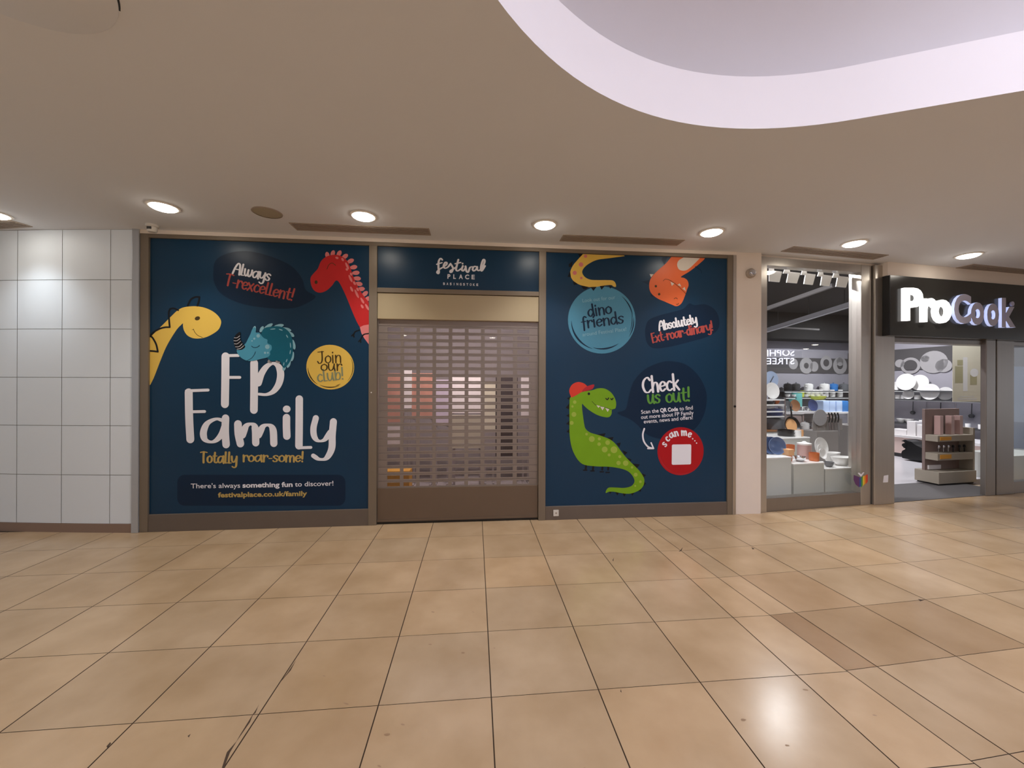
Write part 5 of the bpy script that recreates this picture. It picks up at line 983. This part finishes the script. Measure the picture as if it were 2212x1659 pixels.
# ---- through the doorway: right wall shelves, counter
CS = 6.25
tt0, zt0 = plane_s(*c10((330, 700)), CS); 
r = root('counter', W(CS+.4, 2.2, .004), 'pale pink fronted sales counter inside the doorway behind the black bag', 'counter'); zc_ = 1.0
zc_ = plane_s(*c10((600, 760)), CS)[1]
b = bmesh.new(); box(b, (CS, 1.2, .09), (CS+.75, 3.6, zc_-.05), pw); link('front', b, 'pale_pink', r); b = bmesh.new(); box(b, (CS-.03, 1.17, zc_-.05), (CS+.78, 3.63, zc_), pw); link('worktop', b, 'counter_white', r); b = bmesh.new(); box(b, (CS+.04, 1.25, .004), (CS+.7, 3.55, .09), pw); link('plinth', b, 'dark_grey', r)
SZ = [plane_s(*c10((600, y)), SW-.2)[1] for y in (190, 300, 600)]
for i, z in enumerate(SZ):
    r = root('wall_shelf', W(SW-.18, 2.2, z), ['upper shelf of plates on the right wall seen through the doorway','middle shelf of plates on the right wall seen through the doorway','bottom shelf of dishes on the right wall seen through the doorway'][i], 'shelf'); b = bmesh.new(); box(b, (SW-.34, .9, z-.025), (SW, TD-.3, z), pw); link('board', b, 'dark_grey', r); b = bmesh.new(); box(b, (SW-.1, 1.0, z-.034), (SW-.06, TD-.4, z-.025), pw); link('light_strip', b, 'sign_lit', r)
def wplate(x, y, rpx, label, i, group=None):
    t, z = plane_s(*c10((x, y)), SW-.14); t1, _ = plane_s(*c10((x+rpx, y)), SW-.14); r0 = min(.2, max(.07, rpx/5.72*.0135)); b = bmesh.new()
    dx_ = .11 if int(x) in (660, 980, 385) else .2; rot = Matrix.Rotation(math.radians(-90), 4, 'Z') @ Matrix.Rotation(math.radians(85), 4, 'X'); lathe(b, PLATE(r0), (SW-dx_, t, SZ[i] + r0), 34, pw, rot); thing1('plate', b, 'ceramic', label, 'plate', group)
wplate(385, 150, 45, 'white plate at the far left end of the upper doorway shelf', 0); wplate(530, 110, 85, 'largest white plate on the upper doorway shelf', 0); wplate(660, 110, 78, 'white plate right of the largest on the upper doorway shelf', 0)
wplate(825, 220, 78, 'large white plate on the middle doorway shelf', 1); wplate(980, 240, 62, 'smaller white plate on the middle doorway shelf, beside the cream poster', 1); wplate(560, 250, 50, 'white side plate at the left of the middle doorway shelf', 1)
for i, x in enumerate((400, 470, 640)): 
    t, _ = plane_s(*c10((x, 270)), SW-.17); mug(SW-.17, t, SZ[1], .06, .1, 'ceramic', ['white mug at the left end of the middle doorway shelf','second white mug on the middle doorway shelf','white mug beside the side plate on the middle doorway shelf'][i], 'mug', None, 'mug', 0)
for i, (x, m_, lab) in enumerate(((420,'ceramic','white serving bowl at the left of the bottom doorway shelf'),(520,'ceramic','second white serving bowl on the bottom doorway shelf'),(680,'grey_pot','grey serving bowl on the bottom doorway shelf'))): t, _ = plane_s(*c10((x, 580)), SW-.17); bowl(SW-.12, t, SZ[2], .09, .09, m_, lab)
t, _ = plane_s(*c10((800, 540)), SW-.17); b = bmesh.new(); box(b, (SW-.22, t-.14, SZ[2]), (SW-.04, t+.14, SZ[2]+.14), pw, bev=.02); thing1('storage_tin', b, 'pale_blue', 'pale blue tin on the bottom doorway shelf', 'tin')
t, z = plane_s(*c10((800, 410)), SW-.17); b = bmesh.new(); lathe(b, [(0,0),(.02,.0),(.11,.04),(.12,.1),(.06,.15),(0,.16)], (SW-.17, t, SZ[2]+.14), 20, pw); thing1('red_dish', b, 'dark_red', 'dark red dish on top of the pale blue tin', 'dish')
for i, (x, w_, h_, lab) in enumerate(((455,.3,.12,'flat white box at the left of the pink counter'),(612,.16,.32,'tall white box standing on the pink counter'),(745,.18,.26,'second white box on the pink counter, near the card display'))):
    t, _ = plane_s(*c10((x, 740)), CS+.2); b = bmesh.new(); box(b, (CS+.08, t-w_/2, zc_), (CS+.32, t+w_/2, zc_+h_), pw, bev=.01); thing1('white_box', b, 'counter_white', lab, 'box', None, False)
for i in range(8):
    mug(SW-.29, 1.35 + i*.2, SZ[2], .042, .10, 'ceramic', 'white cup in the row on the bottom doorway shelf', 'cup', 'white cups on the bottom doorway shelf', 'cup', 0)
for i in range(7):
    t = 1.5 + i*.26; b = bmesh.new(); tube(b, [(SW-.05, t, SZ[1]-.06), (SW-.06, t, SZ[1]-.30)], .008, 6, pw); lathe(b, [(0,0),(.035,.01),(.05,.05),(.03,.08),(0,.085)], (SW-.06, t, SZ[1]-.37), 14, pw)
    thing1('hanging_utensil', b, 'chrome' if i % 2 else 'dark_grey', ('steel' if i % 2 else 'dark grey') + ' ladle hanging in the row under the middle doorway shelf', 'utensil', 'ladles hanging under the middle doorway shelf')
# blacked-out area before the counter, built as a made-up bag
BS = CS-.36
def bagp(x, y, s): t, z = plane_s(*c10((x, y)), s); return W(s, t, max(z, .006))
P = [(450,1025),(440,960),(452,935),(500,912),(470,900),(445,870),(450,850),(485,838),(470,825),(440,815),(485,797),(520,815),(560,822),(610,862),(690,900),(760,945),(810,955),(825,990),(810,1005),(812,1055),(780,1075),(580,1052)]
b = bmesh.new(); f0 = [b.verts.new(bagp(x, y, BS)) for x, y in P]; f1 = [b.verts.new(bagp(x, y, BS) + PD*.3 + Vector((0, 0, 0))) for x, y in P]; n_ = len(P)
b.faces.new(f0); b.faces.new(f1[::-1]); [b.faces.new([f0[k], f1[k], f1[(k+1) % n_], f0[(k+1) % n_]]) for k in range(n_)]; bmesh.ops.triangulate(b, faces=b.faces); bmesh.ops.recalc_face_normals(b, faces=b.faces)
tag(link('black_bag', b, 'pan_black'), 'black slumped bag with a ragged top on the shop floor before the pink counter', 'bag')
# card display stand
DT = .55; q0 = st(*c10((880, 1390)), DT); s0 = st(*c10((885, 900)), DT)[0]; s1 = st(*c10((1350, 900)), DT)[0]; zt = st(*c10((1100, 425)), DT)[1]
ds = root('card_display', W((s0+s1)/2, DT+.1, .006), 'free standing card display of kitchen tools inside the doorway', 'display stand')
zf = lambda y: st(*c10((1100, y)), DT)[1]
sbox('base', (s0, DT-.02, .03), (s1, DT+.3, zf(1190)), 'card_beige', ds, .006); sbox('feet', (s0+.03, DT, .006), (s1-.03, DT+.28, .03), 'black', ds)
sbox('back_board', (s0, DT+.16, zf(1190)), (s1-.06, DT+.2, zt), 'card_mauve', ds, .004); sbox('side_panel', (s1-.04, DT+.0, zf(1190)), (s1, DT+.3, zf(660)), 'card_beige', ds, .004)
for ya, yb in ((745, 820), (965, 1050)): sbox('shelf', (s0+.01, DT, zf(yb)), (s1-.045, DT+.17, zf(ya)), 'card_beige', ds, .003)
for ya, yb in ((762, 803), (980, 1030)): sA_, _ = st(*c10((918, ya)), DT); sB_, _ = st(*c10((1055, ya)), DT); sbox('price_card', (sA_, DT-.006, zf(yb)), (sB_, DT+.0, zf(ya)), 'amber_card', ds, label='amber price card')
sbox('white_card', (st(*c10((918, 900)), DT)[0], DT+.14, zf(1180)), (st(*c10((1070, 900)), DT)[0], DT+.16, zf(1130)), 'counter_white', ds)
for i, x in enumerate((980, 1040, 1100, 1160, 1240, 1300)):
    s, z = st(*c10((x, 960)), DT); lab = ['leftmost tool in the lower row of the card display','second tool in the lower row of the card display','third tool in the lower row of the card display','fourth tool in the lower row of the card display','fifth tool in the lower row of the card display','rightmost tool in the lower row of the card display'][i]
    r = root('kitchen_tool', W(s, DT+.08, zf(965)), lab, 'utensil', 'tools in the lower row of the card display'); dk = x > 1130; b = bmesh.new(); tube(b, [(s, DT+.08, zf(965)), (s, DT+.08, zf(915))], .007, 8, pw); link('handle', b, 'pan_black' if dk else 'chrome', r, True)
    b = bmesh.new(); lathe(b, [(0,0),(.014,.006),(.018,.03),(.012,.05),(0,.054)], (s, DT+.08, zf(915)), 14, pw); link('head', b, 'pan_black' if dk else 'chrome', r, True)
for i, x in enumerate((1000, 1140, 1245)):
    s, _ = st(*c10((x, 700)), DT); h_ = zf(480)-zf(742); b = bmesh.new(); box(b, (s-.035, DT+.06, zf(744)), (s+.035, DT+.14, zf(744)+h_*.9), pw, bev=.004); thing1('carded_pack', b, 'pink_clay', ['left upright pack on the top shelf of the card display','middle upright pack on the top shelf of the card display','right upright pack on the top shelf of the card display'][i], 'pack', 'packs on the top shelf of the card display', False)
# poster hanging in the doorway
PTT = .75; ps0, pz1 = st(*c9((1158, 1140)), PTT); ps1, _ = st(*c9((1565, 1140)), PTT); _, pz0 = st(*c10((1260, 330)), PTT)
po = root('hanging_poster', W((ps0+ps1)/2, PTT, pz0), 'cream hanging poster with pale crockery prints in the top right of the doorway', 'poster')
sbox('sheet', (ps0, PTT, pz0), (ps1, PTT+.006, pz1), 'poster_cream', po); b = bmesh.new(); 
for s in (ps0+.05, ps1-.05): tube(b, [(s, PTT+.003, pz1), (s, PTT+.003, ZT)], .002, 6, pw)
link_split('wire', b, 'chrome', po)
hp2 = Pl('t', PTT); b = bmesh.new()
for x, y, w_, h_ in ((1255,1372,80,70),(1260,1530,150,220),(1430,1600,90,130)): fill(b, [c9((x+dx*w_/2, y+dy*h_/2)) for dx, dy in ((-1,-1),(1,-1),(1,1),(-1,1))], hp2, .001, smooth=False)
link_split('print_patch', b, 'poster_olive', po); b = bmesh.new()
disc(b, c9((1440,1505)), 9, 9, hp2, .0015); fill(b, [c9(p) for p in ((1290,1300),(1350,1300),(1350,1750),(1290,1750))], hp2, .0012, smooth=False)
for y, x0, x1 in ((262,1165,1340),(285,1130,1375),(300,1140,1365)): fill(b, [c10(p) for p in ((x0,y),(x1,y),(x1,y+7),(x0,y+7))], hp2, .0014, smooth=False)
link_split('print_shape', b, 'ceramic', po)
# right window display
s0, z0 = st(2192, 985, .45); b = bmesh.new(); box(b, (s0-.05, .45, .004), (min(s0+1.2, SW-.05), 1.0, z0), pw, bev=.004); thing1('display_plinth', b, 'plinth', 'low pale display plinth behind the far right window sliver', 'plinth', None, False)
s1_, z1_ = st(2198, 860, .9); b = bmesh.new(); box(b, (s1_-.1, 1.1, .004), (min(s1_+1.2, SW-.05), 1.14, st(2200, 790, .9)[1]), pw); thing1('display_screen', b, 'pale_blue', 'pale blue display screen behind the far right window sliver', 'screen', None, False)
